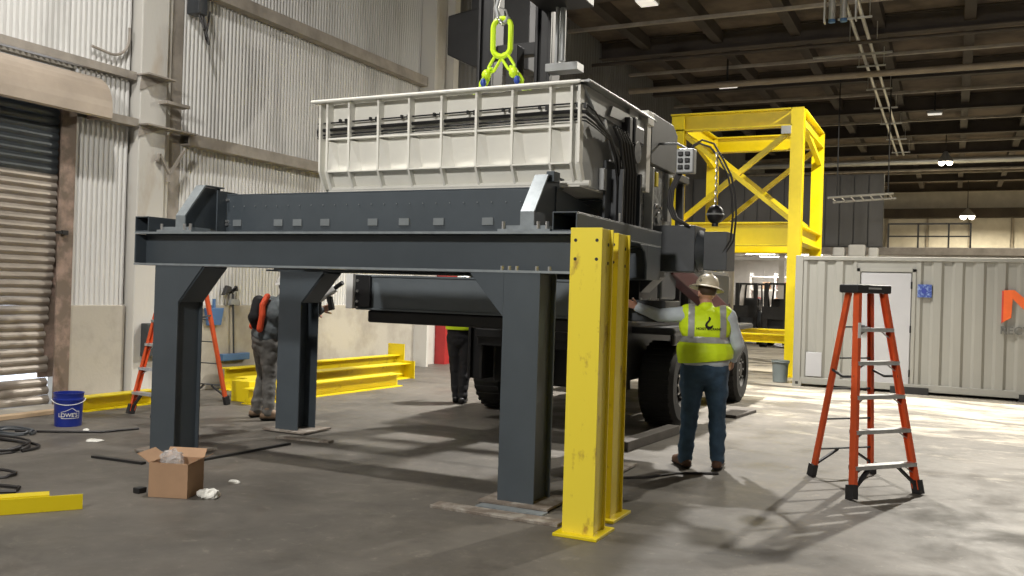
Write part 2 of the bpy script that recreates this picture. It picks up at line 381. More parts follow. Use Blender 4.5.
# columns
c1 = MB(); c1.box(XW-.05, XW+.15, 8.30, 8.74, 0, 9); c1.box(XW-.05, XW+.07, 8.74, 8.88, 0, 9); 
tr = struct(at0(c1, 'trim_1', 'column', bevel=.015))
XC = XW+.152
g = MB(); g.prism([(XC, 8.28, 3.98), (XC, 8.66, 4.16), (XC, 8.30, 4.16)], (.012, 0, 0)); g.box(XW+.1, XW+.32, 8.28, 8.74, 4.17, 4.19)
g.build('bracket_plate', 'girt', tr)
g = MB(); g.prism([(XC, 8.28, 3.38), (XC, 8.62, 3.52), (XC, 8.30, 3.52)], (.012, 0, 0)); g.box(XW+.1, XW+.30, 8.3, 9.15, 3.53, 3.55)
g.build('bracket_plate', 'girt', tr)
g = MB(); g.bar((XC+.04, 8.6, 3.2), (XC+.04, 8.78, 2.95), .04, .03); g.bar((XC+.04, 8.78, 2.95), (XC+.06, 9.0, 3.3), .04, .03); g.bar((XC+.04, 8.6, 3.2), (XC+.04, 8.56, 3.1), .04, .03); g.box(XC, XC+.06, 8.76, 8.8, 2.85, 2.96)
g.build('bent_bracket', 'girt', tr)
g = MB(); g.box(XC, XC+.15, 8.6, 9.0, 3.86, 3.90); g.build('stub_bar', 'girt', tr)
at0(MB().box(XW-.04, XW+.03, 8.88, 9.10, 0, 9), 'trim_2', 'girt')['kind'] = 'structure'
c2 = MB(); c2.box(XW-.05, XW+.35, 15.2, 15.28, 0, 9); c2.box(XW-.05, XW+.06, 15.28, 16.1, 0, 9); c2.box(XW-.05, XW+.25, 16.1, 16.3, 3.0, 9)
at0(c2, 'trim_3', 'column')['kind'] = 'structure'
rp = tag(MB().box(XW-.04, XW+.26, 16.12, 16.5, 0, 2.6).box(XW-.04, XW+.3, 16.0, 16.12, 0, 2.6).build('guard_post', 'red'), 'red painted steel post at far end of the left wall', 'post')
# wall: far, right, back
fw = struct(at0(bx(-9.9, 14.2, 64, 64.3, 0, 9), 'wall_far', 'whitepaint'))
for i, x in enumerate([-4, -1.6, .8, 3.2, 5.6, 8]):
    MB().box(x-.06, x+.06, 63.8, 64, 0, 7.2).build('wall_post', 'girt', fw)
    MB().box(x+.1, x+2.3, 63.93, 63.99, .1, 7.0).build('wall_panel', 'whitepaint', fw)
MB().box(-9, 14, 63.6, 63.9, 4.55, 4.8).build('wall_rail', 'girt', fw)
MB().box(-9, 14, 63.2, 63.6, 7.0, 7.6).build('wall_rail', 'beam', fw)
struct(at0(bx(14, 14.3, -5.2, 64, 0, 9), 'wall_right', 'siding'))
struct(at0(bx(-9.9, 14.2, -5.3, -5, 0, 9), 'wall_back', 'siding'))
# dark partition above the lit work area (left half of the hall, far)
wp = struct(at0(bx(-9.55, -2.4, 36, 36.25, 3.55, 6.3), 'wall_partition', 'siding_dark'))
for i in range(14):
    x = -9.5+i*.507
    MB().box(x+.02, x+.48, 35.93, 36, 3.6, 6.25).build('partition_panel', 'siding_dark', wp)
MB().box(-9.5, 6, 35.75, 36.35, 3.3, 3.55).build('edge_beam', 'girt', wp)
MB().box(-9.5, 6, 35.4, 35.5, 3.02, 3.14).build('edge_pipe', 'whitepaint', wp)
wb = struct(at0(bx(-9.55, 6, 44, 44.2, 0, 3.5), 'wall_work_area', 'whitepaint'))
for x in (-9, -7.9, -6.8, -5.7, -4.6): MB().box(x, x+.9, 43.93, 44, .3, 2.9).build('white_panel', 'whitepaint', wb)
for x in (-8.35, -6.0, -3.4): MB().box(x-.1, x+.1, 36.0, 36.2, 0, 3.3).build('support_post', 'whitepaint', wb)
struct(at0(bx(-9.5, 6, 36.3, 44, 3.5, 3.6), 'ceiling_work_area', 'whitepaint'))
for x, y, wh in ((-7.2, 38, 'front left'), (-5.4, 38.4, 'front right'), (-7.2, 41, 'back left'), (-5, 41.3, 'back right')):
    t = thing('strip_light', 'lit strip light under the far work area ceiling, '+wh+' one of four', 'light', (x, y, 3.36), 0, 'strip lights of the far work area')
    MB().box(x-.6, x+.6, y-.08, y+.08, 3.42, 3.5).build('housing', 'white', t); MB().box(x-.58, x+.58, y-.06, y+.06, 3.36, 3.42).build('lens', 'tubelight', t)
    ld = bpy.data.lights.new('strip_light_glow', 'AREA'); ld.shape = 'RECTANGLE'; ld.size = 1.1; ld.size_y = .12; ld.energy = 110; ld.color = (1, .95, .9)
    lo = bpy.data.objects.new('strip_light_glow', ld); COL.objects.link(lo); lo.location = (x, y, 3.34)

# ---- roller shutter (door_1)
dr = struct(bpy.data.objects.new('door_1', None)); COL.objects.link(dr)
z = .03; i = 0
while z < 3.62:
    x0 = XW-.02; y1 = 7.26
    if .30 < z < .36: z += .0975; i += 1; continue                # one slat has pulled out: daylight through the gap
    bow = .05*math.sin(min(1, z/1.6)*PI) if z < 1.6 else 0
    if z < 1.7: y1 -= random.uniform(.0, .035) + (.05 if .55 < z < 1.0 else 0)
    prof = []
    for k in range(6):
        a = k/5; prof.append((x0+.035*math.sin(a*PI)-.012*a, z+.108*a))
    vs = []; fs = []; ns = 8
    for q in range(ns+1):
        yy = 2.95+(y1-2.95)*q/ns; wb_ = .012*noise.noise(Vector((yy*.8, z*3, 0)))*(2.5 if z < 1.6 else .5)
        for (px, pz) in prof: vs.append((px-bow*q/ns, yy, pz+wb_*(1 if z < 1.6 else 0)))
    for q in range(ns):
        for k in range(5): a = q*6+k; fs.append((a, a+6, a+7, a+1))
    MB().add(vs, fs).build('shutter_slat', 'slat_dark' if z > 2.72 else 'slat', dr, smooth=False)
    z += .0975; i += 1
jm = MB(); jm.box(XW-.04, XW+.06, 7.22, 7.30, 0, 3.7) if False else None
jm = MB(); jm.box(XW+.05, XW+.08, 7.24, 7.44, 0, 3.62); jm.box(XW-.10, XW+.05, 7.36, 7.44, 0, 3.62); jm.box(XW-.10, XW-.07, 7.14, 7.36, 0.35, 3.62)
jm.build('shutter_jamb', 'rust', dr, bevel=.006)
MB().box(XW+.09, XW+.12, 7.26, 7.34, 2.05, 2.1).cyl((XW+.09, 7.2, 2.07), (XW+.16, 7.2, 2.07), .02).build('latch', 'dark', dr)
hp = []
for k in range(9): a = PI/2*k/8; hp.append((XW+.08+.34*math.sin(a), 3.60+.40*math.cos(a)))
hp = [(XW+.04, 4.0)]+hp+[(XW+.42, 3.48), (XW+.395, 3.46), (XW+.395, 3.60)]+[(XW+.08+.315*math.sin(PI/2*k/8), 3.60+.375*math.cos(PI/2*k/8)) for k in range(7, -1, -1)]+[(XW+.04, 3.975)]
MB().prism([(a, 2.8, b_) for a, b_ in hp], (0, 4.86, 0)).build('shutter_hood', 'hood', dr)
MB().box(XW+.04, XW+.40, 7.60, 7.64, 3.48, 3.56).build('hood_end', 'rust', dr)
MB().cyl((XW+.15, 2.85, 3.75), (XW+.15, 7.6, 3.75), .13, n=20).build('shutter_drum', 'slat_dark', dr, smooth=True)
# sill timber along the wall
wd = MB(); wd.box(XW+.42, XW+.55, 3.2, 8.2, 0, .045); tag(wd.build('timber_plank', 'timber', bevel=.005), 'long pale timber plank on the floor along the left wall in front of the shutter', 'plank')
struct(at0(MB().box(XW-.02, XW+.4, 3, 9.0, 0, .035), 'trim_4', 'wains', bevel=.01))
# bent pipe and hoses on the wall
def tubething(pts, r, mt, name, label, cat, n=8, closed=False, group=None):
    return tag(MB().tube(pts, r, n, closed).build(name, mt, smooth=True), label, cat, group)
def arc(c, r, a0, a1, n, pl='yz', x=0):
    out = []
    for i in range(n+1):
        a = a0+(a1-a0)*i/n; u, v = c[0]+r*math.cos(a), c[1]+r*math.sin(a)
        out.append((x, u, v) if pl == 'yz' else (u, v, x) if pl == 'xy' else (u, x, v))
    return out
tubething([(XW+.07, 8.17, 4.75)]+arc((7.9, 4.62), .27, 0, -PI/2, 8, 'yz', XW+.07)+[(XW+.07, 7.62, 4.38)], .018, 'girt', 'bent_conduit', 'thin dark bent conduit on the siding beside the pale column, above the shutter hood', 'pipe')
# electrical box on column top and hanging cable
t = thing('junction_box', 'dark cable clump and junction box high on the column, right of the shutter', 'electrical box', (XW+.25, 9.15, 5.55))
MB().box(XW+.06, XW+.28, 9.11, 9.28, 5.2, 5.55).build('box', 'dark2', t, bevel=.01)
for k in range(3): MB().tube([(XW+.24, 9.15+.05*k, 5.2), (XW+.3, 9.2+.05*k, 5.0-.1*k), (XW+.22, 9.32, 4.9), (XW+.2, 9.4, 5.3)], .012, 6).build('cable', 'cable', t, smooth=True)

# ================================================================== STEEL SUPPORT FRAME
T = thing('steel_support_frame', 'big charcoal steel table frame on four haunched legs in the centre of the hall', 'frame', (-4.5, 6.85, 0))
X0, X1, YF, YB = -6.71, -2.38, 5.88, 7.90
def ibeam_x(x0, x1, y0, y1, z0, z1, t=.018, web=None):
    g = MB(); g.box(x0, x1, y0, y1, z0, z0+t); g.box(x0, x1, y0, y1, z1-t, z1)
    wy = (y0+y1)/2 if web is None else web
    g.box(x0, x1, wy-.007, wy+.007, z0+t, z1-t); return g
def part(mb, name, mt='steel', bevel=.004, **k): return mb.build(name, mt, T, bevel=bevel, **k)
part(ibeam_x(X0, X1, YF, YF+.26, 1.68, 1.98), 'front_beam')
part(MB().box(X0, X0+.016, YF, YF+.26, 1.70, 1.96), 'end_plate')
part(ibeam_x(X0, X1, YB-.26, YB, 1.68, 1.98), 'rear_beam')
# thin pale strip along the flange edges
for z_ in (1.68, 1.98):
    MB().box(X0, X1, YF-.003, YF, z_-.018 if z_ > 1.9 else z_, z_ if z_ > 1.9 else z_+.018).build('flange_edge', 'steel_edge', T)['label'] = 'pale flange edge'
for x in (-6.71, -2.57):
    xb = x+(.17 if x < -5 else .19); g = MB(); t_ = .01; z0, z1 = 1.98, 2.12
    g.box(x, xb, YF, YB+.02, z0, z0+t_); g.box(x, xb, YF, YB+.02, z1-t_, z1); g.box(x, x+t_, YF, YB+.02, z0+t_, z1-t_); g.box(xb-t_, xb, YF, YB+.02, z0+t_, z1-t_)
    part(g, 'side_tube', bevel=.003)
part(MB().box(X1-.014, X1+.004, 7.5, 7.9, 1.68, 1.98).prism([(X1-.014, 7.5, 1.98), (X1-.014, 7.5, 1.80), (X1-.014, 7.44, 1.92), (X1-.014, 7.3, 1.975)], (.018, 0, 0)), 'end_plate')
# legs: box columns with haunch gussets towards the middle of the frame
def leg(x0, y0, dirn, rear=False):
    w_, d_ = .29, .30; g = MB(); x1 = x0+w_; y1 = y0+d_
    if rear:   # open flanges seen from the front
        g.box(x0, x1, y0, y0+.016, .02, 1.68); g.box(x0, x1, y1-.016, y1, .02, 1.68); g.box(x0+.13, x0+.145, y0+.016, y1-.016, .02, 1.68)
        g.box(x0, x0+.014, y0+.016, y1-.016, .02, 1.68)
    else:
        g.box(x0, x1, y0, y0+.014, .02, 1.68); g.box(x0, x1, y1-.014, y1, .02, 1.68); g.box(x0, x0+.014, y0+.014, y1-.014, .02, 1.68); g.box(x1-.05, x1-.036, y0+.014, y1-.014, .02, 1.68)
    l = part(g, 'leg', bevel=.003)
    xs, s_ = (x1, 1) if dirn > 0 else (x0, -1)
    ext = .28; gg = MB()
    for yy in (y0+.0, y1-.014): gg.prism([(xs, yy, 1.36), (xs, yy, 1.68), (xs+s_*ext, yy, 1.68)], (0, .014, 0))
    a = Vector((xs, (y0+y1)/2, 1.36)); b_ = Vector((xs+s_*ext, (y0+y1)/2, 1.67)); gg.bar(a, b_, d_-.03, .012)
    sub(l, gg, 'haunch', 'steel')
    sub(l, MB().box(x0-.12, x1+.14, y0-.07, y1+.09, .012, .028), 'base_plate', 'plate')
    return l
leg(-6.44, 5.88, 1); leg(-2.94, 5.88, -1); leg(-6.36, 7.46, 1, True); leg(-2.95, 7.46, -1, True)
# inner box girder with slots and brackets at both ends
part(ibeam_x(-6.20, -2.80, 6.48, 6.62, 2.0, 2.375, .012, 6.488), 'inner_girder')
part(ibeam_x(-6.20, -2.80, 7.40, 7.54, 2.0, 2.375, .012, 7.53), 'inner_girder')
for px in (-6.05, -5.56, -5.34, -5.03, -4.52, -4.20, -3.86, -3.4, -3.05):
    part(MB().box(px-.05, px+.05, 6.472, 6.481, 2.075, 2.135), 'slot_cover', 'slotplate', 0)
g = MB()
for k in range(24): x = -6.1+k*.13; g.cyl((x, 6.473, 2.26), (x, 6.482, 2.26), .006, n=6)
part(g, 'bolt_row', 'slotplate', 0)['kind'] = 'stuff'
def bracket(xa, ymax, tail):
    g = MB(); poly = [(6.02, 2.03), (6.02, 2.13), (6.24, 2.415), (6.24+tail, 2.425), *([(6.58, 2.365), (ymax, 2.27)] if ymax > 7 else [(ymax, 2.42)]), (ymax, 2.03)]
    g.prism([(xa-.006, y, z) for y, z in poly], (.012, 0, 0)); b_ = part(g, 'bracket', 'steel', .002)
    e = MB(); e.prism([(xa-.055, 5.99, 2.03), (xa-.055, 5.99, 2.135), (xa-.055, 6.225, 2.435), (xa-.055, 6.24, 2.425), (xa-.055, 6.005, 2.13), (xa-.055, 6.005, 2.03)], (.11, 0, 0)); sub(b_, e, 'sloped_flange', 'steel_edge')
    sub(b_, MB().box(xa-.055, xa+.055, 6.24, 6.24+tail, 2.425, 2.437), 'top_flange', 'steel')
    sub(b_, MB().box(xa-.20, xa+.22, 5.91, 6.2, 1.982, 2.0), 'foot_plate', 'steel_edge')
    sub(b_, MB().box(xa-.15, xa+.18, 5.94, 6.18, 2.0, 2.028), 'shim_plate', 'steel_edge')
    for bx_ in (xa-.16, xa+.12, xa+.19): sub(b_, MB().cyl((bx_, 5.93, 2.0), (bx_, 5.93, 2.055), .014, n=6), 'bolt', 'chrome')
bracket(-6.27, 6.47, .23); bracket(-2.82, 7.45, .30)
part(MB().box(-2.815, -2.75, 6.3, 6.42, 2.39, 2.47), 'lifting_lug', 'steel')
part(MB().box(-6.205, -6.19, 6.36, 6.62, 2.02, 2.40), 'splice_plate', 'steel', .002)
for zz in (2.09, 2.12, 2.32): part(MB().cyl((-6.17, 6.455, zz), (-6.17, 6.48, zz), .014, n=6), 'bolt', 'chrome', 0)
for x in (-2.98, -2.92, -2.86, -2.70, -2.6): part(MB().cyl((x, 5.93, 1.695), (x, 5.93, 1.73), .014, n=6), 'bolt', 'chrome', 0)
for x in (-2.43,): part(MB().cyl((x, 6.9, 2.12), (x, 6.9, 2.20), .01, n=8), 'stud', 'chrome', 0)
# girder hung under the rear beam
g = MB(); g.box(-5.22, -2.95, 7.24, 7.44, 1.32, 1.34); g.box(-5.22, -2.95, 7.24, 7.44, 1.64, 1.66); g.box(-5.22, -2.95, 7.26, 7.275, 1.34, 1.64)
part(g, 'lower_girder', 'steel_mid')
part(MB().box(-5.22, -5.05, 7.22, 7.26, 1.35, 1.655), 'girder_bracket', 'dark')
part(MB().box(-5.30, -5.22, 7.18, 7.26, 1.33, 1.665), 'end_strip', 'white')['label'] = 'white end strip'
for zz in (1.40, 1.5, 1.6): part(MB().cyl((-5.19, 7.205, zz), (-5.19, 7.22, zz), .014, n=8), 'bolt', 'chrome', 0)
part(MB().box(-5.11, -2.95, 7.28, 7.5, 1.20, 1.32), 'lower_rail', 'dark', .02)
# timber/steel shims on the floor
tag(bx(-3.28, -2.3, 5.50, 5.64, 0, .022).build('steel_flat_bar', 'plate', bevel=.003), 'rusty flat bar on the floor in front of the front right leg', 'steel bar')
tag(bx(-3.02, -2.5, 5.7, 5.80, 0, .012).build('shim_plate', 'steel_edge'), 'thin shim plate on the floor along the front right leg foot', 'steel plate')
tag(MB().bar((-6.62, 5.44, .011), (-6.05, 5.47, .011), .05, .02).build('steel_strip', 'dark'), 'dark steel strip on the floor left of the front left leg', 'steel bar')
tag(MB().bar((-6.05, 7.15, .011), (-5.45, 7.22, .011), .10, .02).build('steel_strip', 'plate'), 'rusty steel strip on the floor under the rear left leg', 'steel bar')
tag(MB().bar((-5.78, 5.74, .011), (-5.70, 6.9, .011), .035, .02).build('steel_strip', 'dark'), 'dark thin strip on the floor under the frame, right of the front left leg', 'steel bar')

# ================================================================== YELLOW POSTS (foreground)
def ypost(x, y, w_, d_, h, label, m_):
    t = thing('yellow_steel_post', label, 'post', (x, y, 0), 0, 'pair of yellow posts')
    g = MB(); g.box(x, x+w_, y, y+.014, .018, h); g.box(x, x+w_, y+d_-.014, y+d_, .018, h); g.box(x, x+.012, y+.014, y+d_-.014, .018, h); g.box(x+w_-.03, x+w_-.018, y+.014, y+d_-.014, .018, h)
    o = g.build('column', m_, t, bevel=.002)
    MB().box(x-.04, x+w_+.045, y-.06, y+d_+.06, 0, .02).build('base_plate', 'yellow', t, bevel=.003)
    for (hx, hz) in ((.035, .08), (w_-.035, .08), (.035, .20), (w_-.035, .20)):
        sub(o, MB().cyl((x+hx, y-.0015, h-hz), (x+hx, y+.004, h-hz), .011, n=12), 'bolt_hole', 'dark')
    for (hy, hz) in ((d_-.05, .1), (d_-.05, .22)):
        sub(o, MB().cyl((x+w_-.02, y+hy, h-hz), (x+w_-.0165, y+hy, h-hz), .012, n=12), 'bolt_hole', 'dark')
    return t
ypost(-2.21, 5.36, .215, .215, 1.965, 'nearer yellow steel post with rubbed pale front face and base plate', 'pale_yellow')
ypost(-2.27, 5.84, .215, .25, 1.965, 'yellow steel post standing just behind the nearer one, mostly hidden by it', 'yellow_worn')

# ================================================================== HOPPER
Hp = thing('hopper', 'cream ribbed steel hopper of the shredder, hung over the charcoal frame', 'machine', (-3.9, 7.4, 2.39))
hx0, hx1, hy0, hy1, hz0, hz1 = -5.22, -2.60, 6.5, 8.2, 2.40, 3.20
def hpart(mb, name, mt='cream', bevel=0, **k): return mb.build(name, mt, Hp, bevel=bevel, **k)
hsl = .018
def hz(x): return (x-hx0)*hsl
# front profile y(z): top flange, upright, trough lip, lower incline
prof = [(6.66, 2.40), (6.585, 2.56), (6.585, 2.86), (6.585, 3.17)]
g = MB()
for (y0, z0), (y1, z1) in zip(prof[:-1], prof[1:]):
    g.prism([(hx0+.06, y0, z0), (hx0+.06, y1, z1), (hx0+.06, y1+.012, z1), (hx0+.06, y0+.012, z0)], (hx1-hx0-.106, 0, 0))
hpart(g, 'front_panel')
g = MB(); g.box(hx0+.05, hx0+.062, 6.585, 8.15, 2.56, 3.17); g.prism([(hx0+.05, 6.66, 2.40), (hx0+.05, 6.585, 2.56), (hx0+.05, 8.15, 2.56), (hx0+.05, 8.0, 2.40)], (.012, 0, 0)); hpart(g, 'left_panel')
g = MB(); g.box(hx0+.05, hx1-.06, 8.14, 8.155, 2.4, 3.17); hpart(g, 'back_panel')
g = MB(); g.prism([(hx1-.06, 6.5, 3.17), (hx1-.06, 8.15, 3.17), (hx1-.06, 8.15, 2.40), (hx1-.06, 6.66, 2.40), (hx1-.06, 6.53, 2.62)], (.014, 0, 0)); hpart(g, 'right_panel', 'silver', .002)
# flared top rim
g = MB(); g.box(hx0, hx1, 6.47, 6.60, 3.178, 3.19); g.box(hx0, hx0+.12, 6.6, 8.1, 3.178, 3.19); g.box(hx0, hx1, 8.1, 8.22, 3.178, 3.19)
g.tube([(hx0, 6.475, 3.185), (hx1-.03, 6.475, 3.185)], .016, 8)
hpart(g, 'top_rim')
g = MB(); g.bar((hx1-.01, 6.47, 3.185), (hx1-.01, 8.22, 3.185), .12, .014); g.tube([(hx1+.04, 6.47, 3.185), (hx1+.045, 7.3, 3.185), (hx1+.04, 8.15, 3.185)], .013, 8); hpart(g, 'side_rim', 'silver')
hpart(MB().prism([(hx1-.046, 6.53, 3.17), (hx1-.046, 8.1, 3.17), (hx1-.046, 7.9, 2.98), (hx1-.046, 6.8, 3.0)], (.03, 0, 0)), 'cover_flap', 'silver')
# vertical ribs
rib_x = [hx0+.075, hx0+.155, -4.83, -4.52, -4.205, -3.885, -3.555, -3.225, -2.89, -2.71, -2.645]
for x in rib_x:
    thin = x in (hx0+.075, -2.645)
    g = MB(); g.prism([(x-.010, 6.50, 3.17), (x-.010, 6.585, 3.17), (x-.010, 6.585, 2.56), (x-.010, 6.66, 2.42), (x-.010, 6.60, 2.41), (x-.010, 6.515, 2.565)], (.020, 0, 0))
    hpart(g, 'rib')
    if not thin: hpart(MB().box(x-.02, x+.02, 6.49, 6.50, 2.575, 3.17).prism([(x-.02, 6.49, 2.575), (x-.02, 6.50, 2.575), (x-.02, 6.60, 2.415), (x-.02, 6.59, 2.41)], (.04, 0, 0)), 'rib_flange') if False else None
for a, b_ in zip(rib_x[1:-2], rib_x[2:-1]):
    hpart(MB().box(a+.01, b_-.01, 6.515, 6.585, 2.555, 2.567), 'ledge')
    hpart(MB().box(a+.01, b_-.01, 6.515, 6.585, 2.845, 2.86), 'ledge')
    g = MB(); g.prism([(a+.007, 6.52, 2.57), (a+.10, 6.584, 2.57), (a+.06, 6.584, 2.83), (a+.007, 6.53, 2.83)], (0, .001, 0)); hpart(g, 'web_gusset')
hpart(MB().tube([(hx0+.16, 6.62, 2.412), (hx1+.02, 6.62, 2.412)], .026, 10), 'bottom_rail', smooth=True)
hpart(MB().box(hx0+.12, hx1-.06, 6.6, 8.0, 2.385, 2.40), 'bottom_lip')
# three pipe runs through the ribs
for k, zz in enumerate((3.03, 2.968, 2.925, 2.90)):
    mt = 'hose' if k != 1 else 'hose'
    r = (.007, .016, .009, .006)[k]
    pts = [(hx0+.02, 6.55, zz-.03), (-3.0, 6.55, zz), (-2.66, 6.545, zz+.0)]
    c = [(hx1-.005, 6.56, zz-.01), (hx1+.03, 6.66+.02*k, zz-.05), (hx1+.035, 6.95+.04*k, 2.86-.02*k), (hx1+.04, 7.12+.06*k, 2.68), (hx1+.04, 7.2+.07*k, 2.45), (hx1+.04, 7.2+.07*k, 2.14)]
    hpart(MB().tube(pts+c, r, 8), 'hydraulic_pipe', mt, smooth=True)
for k in range(0):
    hpart(MB().tube([(hx0+.06, 6.53, 2.965-.045*k), (-2.66, 6.53, 2.99-.045*k)], .009, 6), 'pale_pipe', 'silver', smooth=True)
for x in [-4.95+.325*i for i in range(8)]:
    hpart(MB().box(x-.008, x+.008, 6.53, 6.56, 3.0, 3.03), 'pipe_clamp', 'dark')
    hpart(MB().box(x+.05, x+.075, 6.54, 6.58, 2.99, 3.03), 'pipe_clip', 'dark')
hpart(MB().ell((hx0+.02, 6.62, 2.93), (.04, .07, .09)), 'hose_bend', 'hose', smooth=True)
# right end details
for k in range(5):
    yy = 7.30+.075*k
    hpart(MB().tube([(hx1+.05, yy-.25, 2.93), (hx1+.055, yy-.1, 2.84), (hx1+.06, yy, 2.6), (hx1+.06, yy, 2.14)], .016, 8), 'hydraulic_hose', 'hose', smooth=True)
hpart(MB().box(hx1-.02, hx1+.08, 7.70, 7.74, 2.13, 2.62), 'hose_guide', 'dark2'); hpart(MB().box(hx1-.02, hx1+.08, 7.22, 7.25, 2.13, 2.6), 'hose_guide', 'dark2')
hpart(MB().cyl((hx1+.02, 7.62, 2.80), (hx1+.075, 7.62, 2.80), .10, n=20), 'hose_drum', 'dark', .006, smooth=True)
hpart(MB().box(hx1-.03, hx1+.05, 7.62, 7.88, 2.88, 3.06), 'valve_block', 'dark', .03)
hpart(MB().box(hx1-.03, hx1+.06, 7.42, 7.5, 2.86, 3.08).box(hx1, hx1+.07, 7.54, 7.6, 2.86, 3.1), 'lever_block', 'dark', .01)
g = MB(); g.prism([(hx1-.04, 7.05, 3.02), (hx1-.04, 7.12, 3.12), (hx1-.04, 8.0, 3.14), (hx1-.04, 8.0, 3.06)], (.05, 0, 0)); g.box(hx1-.03, hx1+.01, 7.55, 7.8, 3.1, 3.2); hpart(g, 'cross_plate', 'silver', .003)
g = MB(); g.box(hx1-.05, hx1+.03, 8.0, 8.12, 2.50, 3.24); g.box(hx1-.07, hx1+.05, 7.96, 8.14, 3.12, 3.24); hpart(g, 'corner_post', 'cream', .004)
g = MB(); g.bar((hx1+.02, 6.9, 2.95), (hx1+.02, 7.2, 2.65), .05, .012, (1, 0, 0)); g.bar((hx1+.02, 7.2, 2.65), (hx1+.02, 7.05, 2.65), .012, .012); hpart(g, 'pipe_bracket', 'silver')
hpart(MB().box(hx1-.045, hx1, 6.98, 7.05, 2.40, 2.58), 'terminal_box', 'silver', .004)
hpart(MB().box(hx1-.045, hx1-.02, 7.08, 7.92, 2.16, 2.66), 'dark_backing', 'dark2', .004)  # added dark sheet, stands for the darkness behind the hoses

# shredder drive unit right of and behind the hopper
D = thing('shredder_drive', 'dark grey drive unit with gearbox, hoses and plug box behind the hopper end', 'machine', (-2.6, 8.7, 1.7))
def dpart(mb, name, mt='dark2', bevel=.006, **k): return mb.build(name, mt, D, bevel=bevel, **k)
dpart(MB().prism([(-3.6, 8.24, 2.80), (-3.6, 8.24, 3.28), (-3.6, 8.95, 3.28), (-3.6, 9.12, 3.2), (-3.6, 9.08, 2.80)], (1.0, 0, 0)), 'motor_housing')
dpart(MB().box(-3.5, -2.66, 8.2, 9.2, 2.15, 2.80), 'gearbox', 'mottle', .01)
dpart(MB().cyl((-2.68, 8.5, 2.30), (-2.60, 8.5, 2.30), .14, n=24), 'gear_cover', 'dark2', smooth=True)
dpart(MB().cyl((-2.61, 8.5, 2.30), (-2.585, 8.5, 2.30), .06, n=16), 'hub_cap', 'mottle', smooth=True)
for k in range(6): a = k*PI/3; dpart(MB().cyl((-2.60, 8.5+.11*math.cos(a), 2.30+.11*math.sin(a)), (-2.58, 8.5+.11*math.cos(a), 2.30+.11*math.sin(a)), .012, n=6), 'bolt', 'chrome', 0)
dpart(MB().box(-2.7, -2.58, 8.25, 8.30, 2.15, 2.76), 'stiffener', 'silver'); dpart(MB().box(-2.7, -2.62, 8.9, 9.0, 2.3, 2.78), 'stiffener', 'silver')
dpart(MB().box(-2.66, -2.6, 8.42, 8.5, 2.6, 2.74).box(-2.66, -2.6, 8.95, 9.05, 2.5, 2.75), 'yellow_tag', 'yellow')
# arm sticking out to the right with flanged end
g = MB(); g.box(-3.0, -2.2, 8.40, 8.80, 1.78, 2.22); dpart(g, 'arm_box')
g = MB(); g.cyl((-2.2, 8.60, 1.99), (-2.12, 8.60, 1.99), .20, .16, n=24); g.box(-2.12, -1.90, 8.42, 8.76, 1.80, 2.16); dpart(g, 'arm_flange', 'dark2', .004, smooth=True)
g = MB(); g.prism([(-2.55, 8.34, 1.72), (-2.55, 8.34, 2.0), (-2.72, 8.34, 2.0), (-2.72, 8.34, 1.55)], (0, .3, 0)); dpart(g, 'arm_gusset')
g = MB(); g.box(-2.78, -2.35, 8.0, 8.5, 1.30, 1.50); dpart(g, 'control_box', 'dark2', .012)
for k in range(5): dpart(MB().cyl((-2.74+.08*k, 8.0, 1.50), (-2.74+.08*k, 8.0, 1.52), .01, n=8), 'bolt', 'chrome', 0)
dpart(MB().box(-3.4, -2.7, 8.3, 8.9, 1.3, 2.2), 'drive_base', 'dark')
# plug box on a bracket
pb = MB(); c = Vector((-2.28, 8.30, 2.81)); pb.box(c.x-.085, c.x+.085, c.y-.05, c.y+.06, c.z-.115, c.z+.115)
po = dpart(pb, 'plug_box', 'silver', .012)
for i in range(2):
    for j in range(3): sub(po, MB().box(c.x-.06+.065*i, c.x-.015+.065*i, c.y-.075, c.y-.05, c.z-.08+.062*j, c.z-.04+.062*j), 'plug', 'dark', bevel=.006)
dpart(MB().tube([(-2.6, 8.5, 3.02), (-2.40, 8.42, 3.0), (-2.28, 8.34, 2.93)], .014, 8), 'box_bracket', 'silver')
for k, (dx, dz) in enumerate(((0, 0), (.03, .03), (-.03, -.02))):
    if k < 2: dpart(MB().tube([(-2.26+dx, 8.33, 2.93+dz), (-2.17+dx, 8.33, 2.98+dz), (-2.06+dx, 8.33, 2.94+dz), (-1.97+dx, 8.34, 2.82), (-1.90+dx, 8.36, 2.68), (-1.86+dx, 8.38, 2.5), (-1.85+dx, 8.40, 2.3), (-1.87+dx, 8.42, 2.08), (-1.95+dx, 8.43, 1.95), (-2.05, 8.43, 1.92)], .010, 8), 'cable', 'cable', smooth=True)
    dpart(MB().tube([(-2.34+dx*.6, 8.33, 2.72), (-2.42+dx*.6, 8.33, 2.55), (-2.43+dx*.6, 8.33, 2.40), (-2.38+dx*.6, 8.34, 2.28), (-2.25, 8.36, 2.21)], .014, 8), 'cable', 'cable', smooth=True)
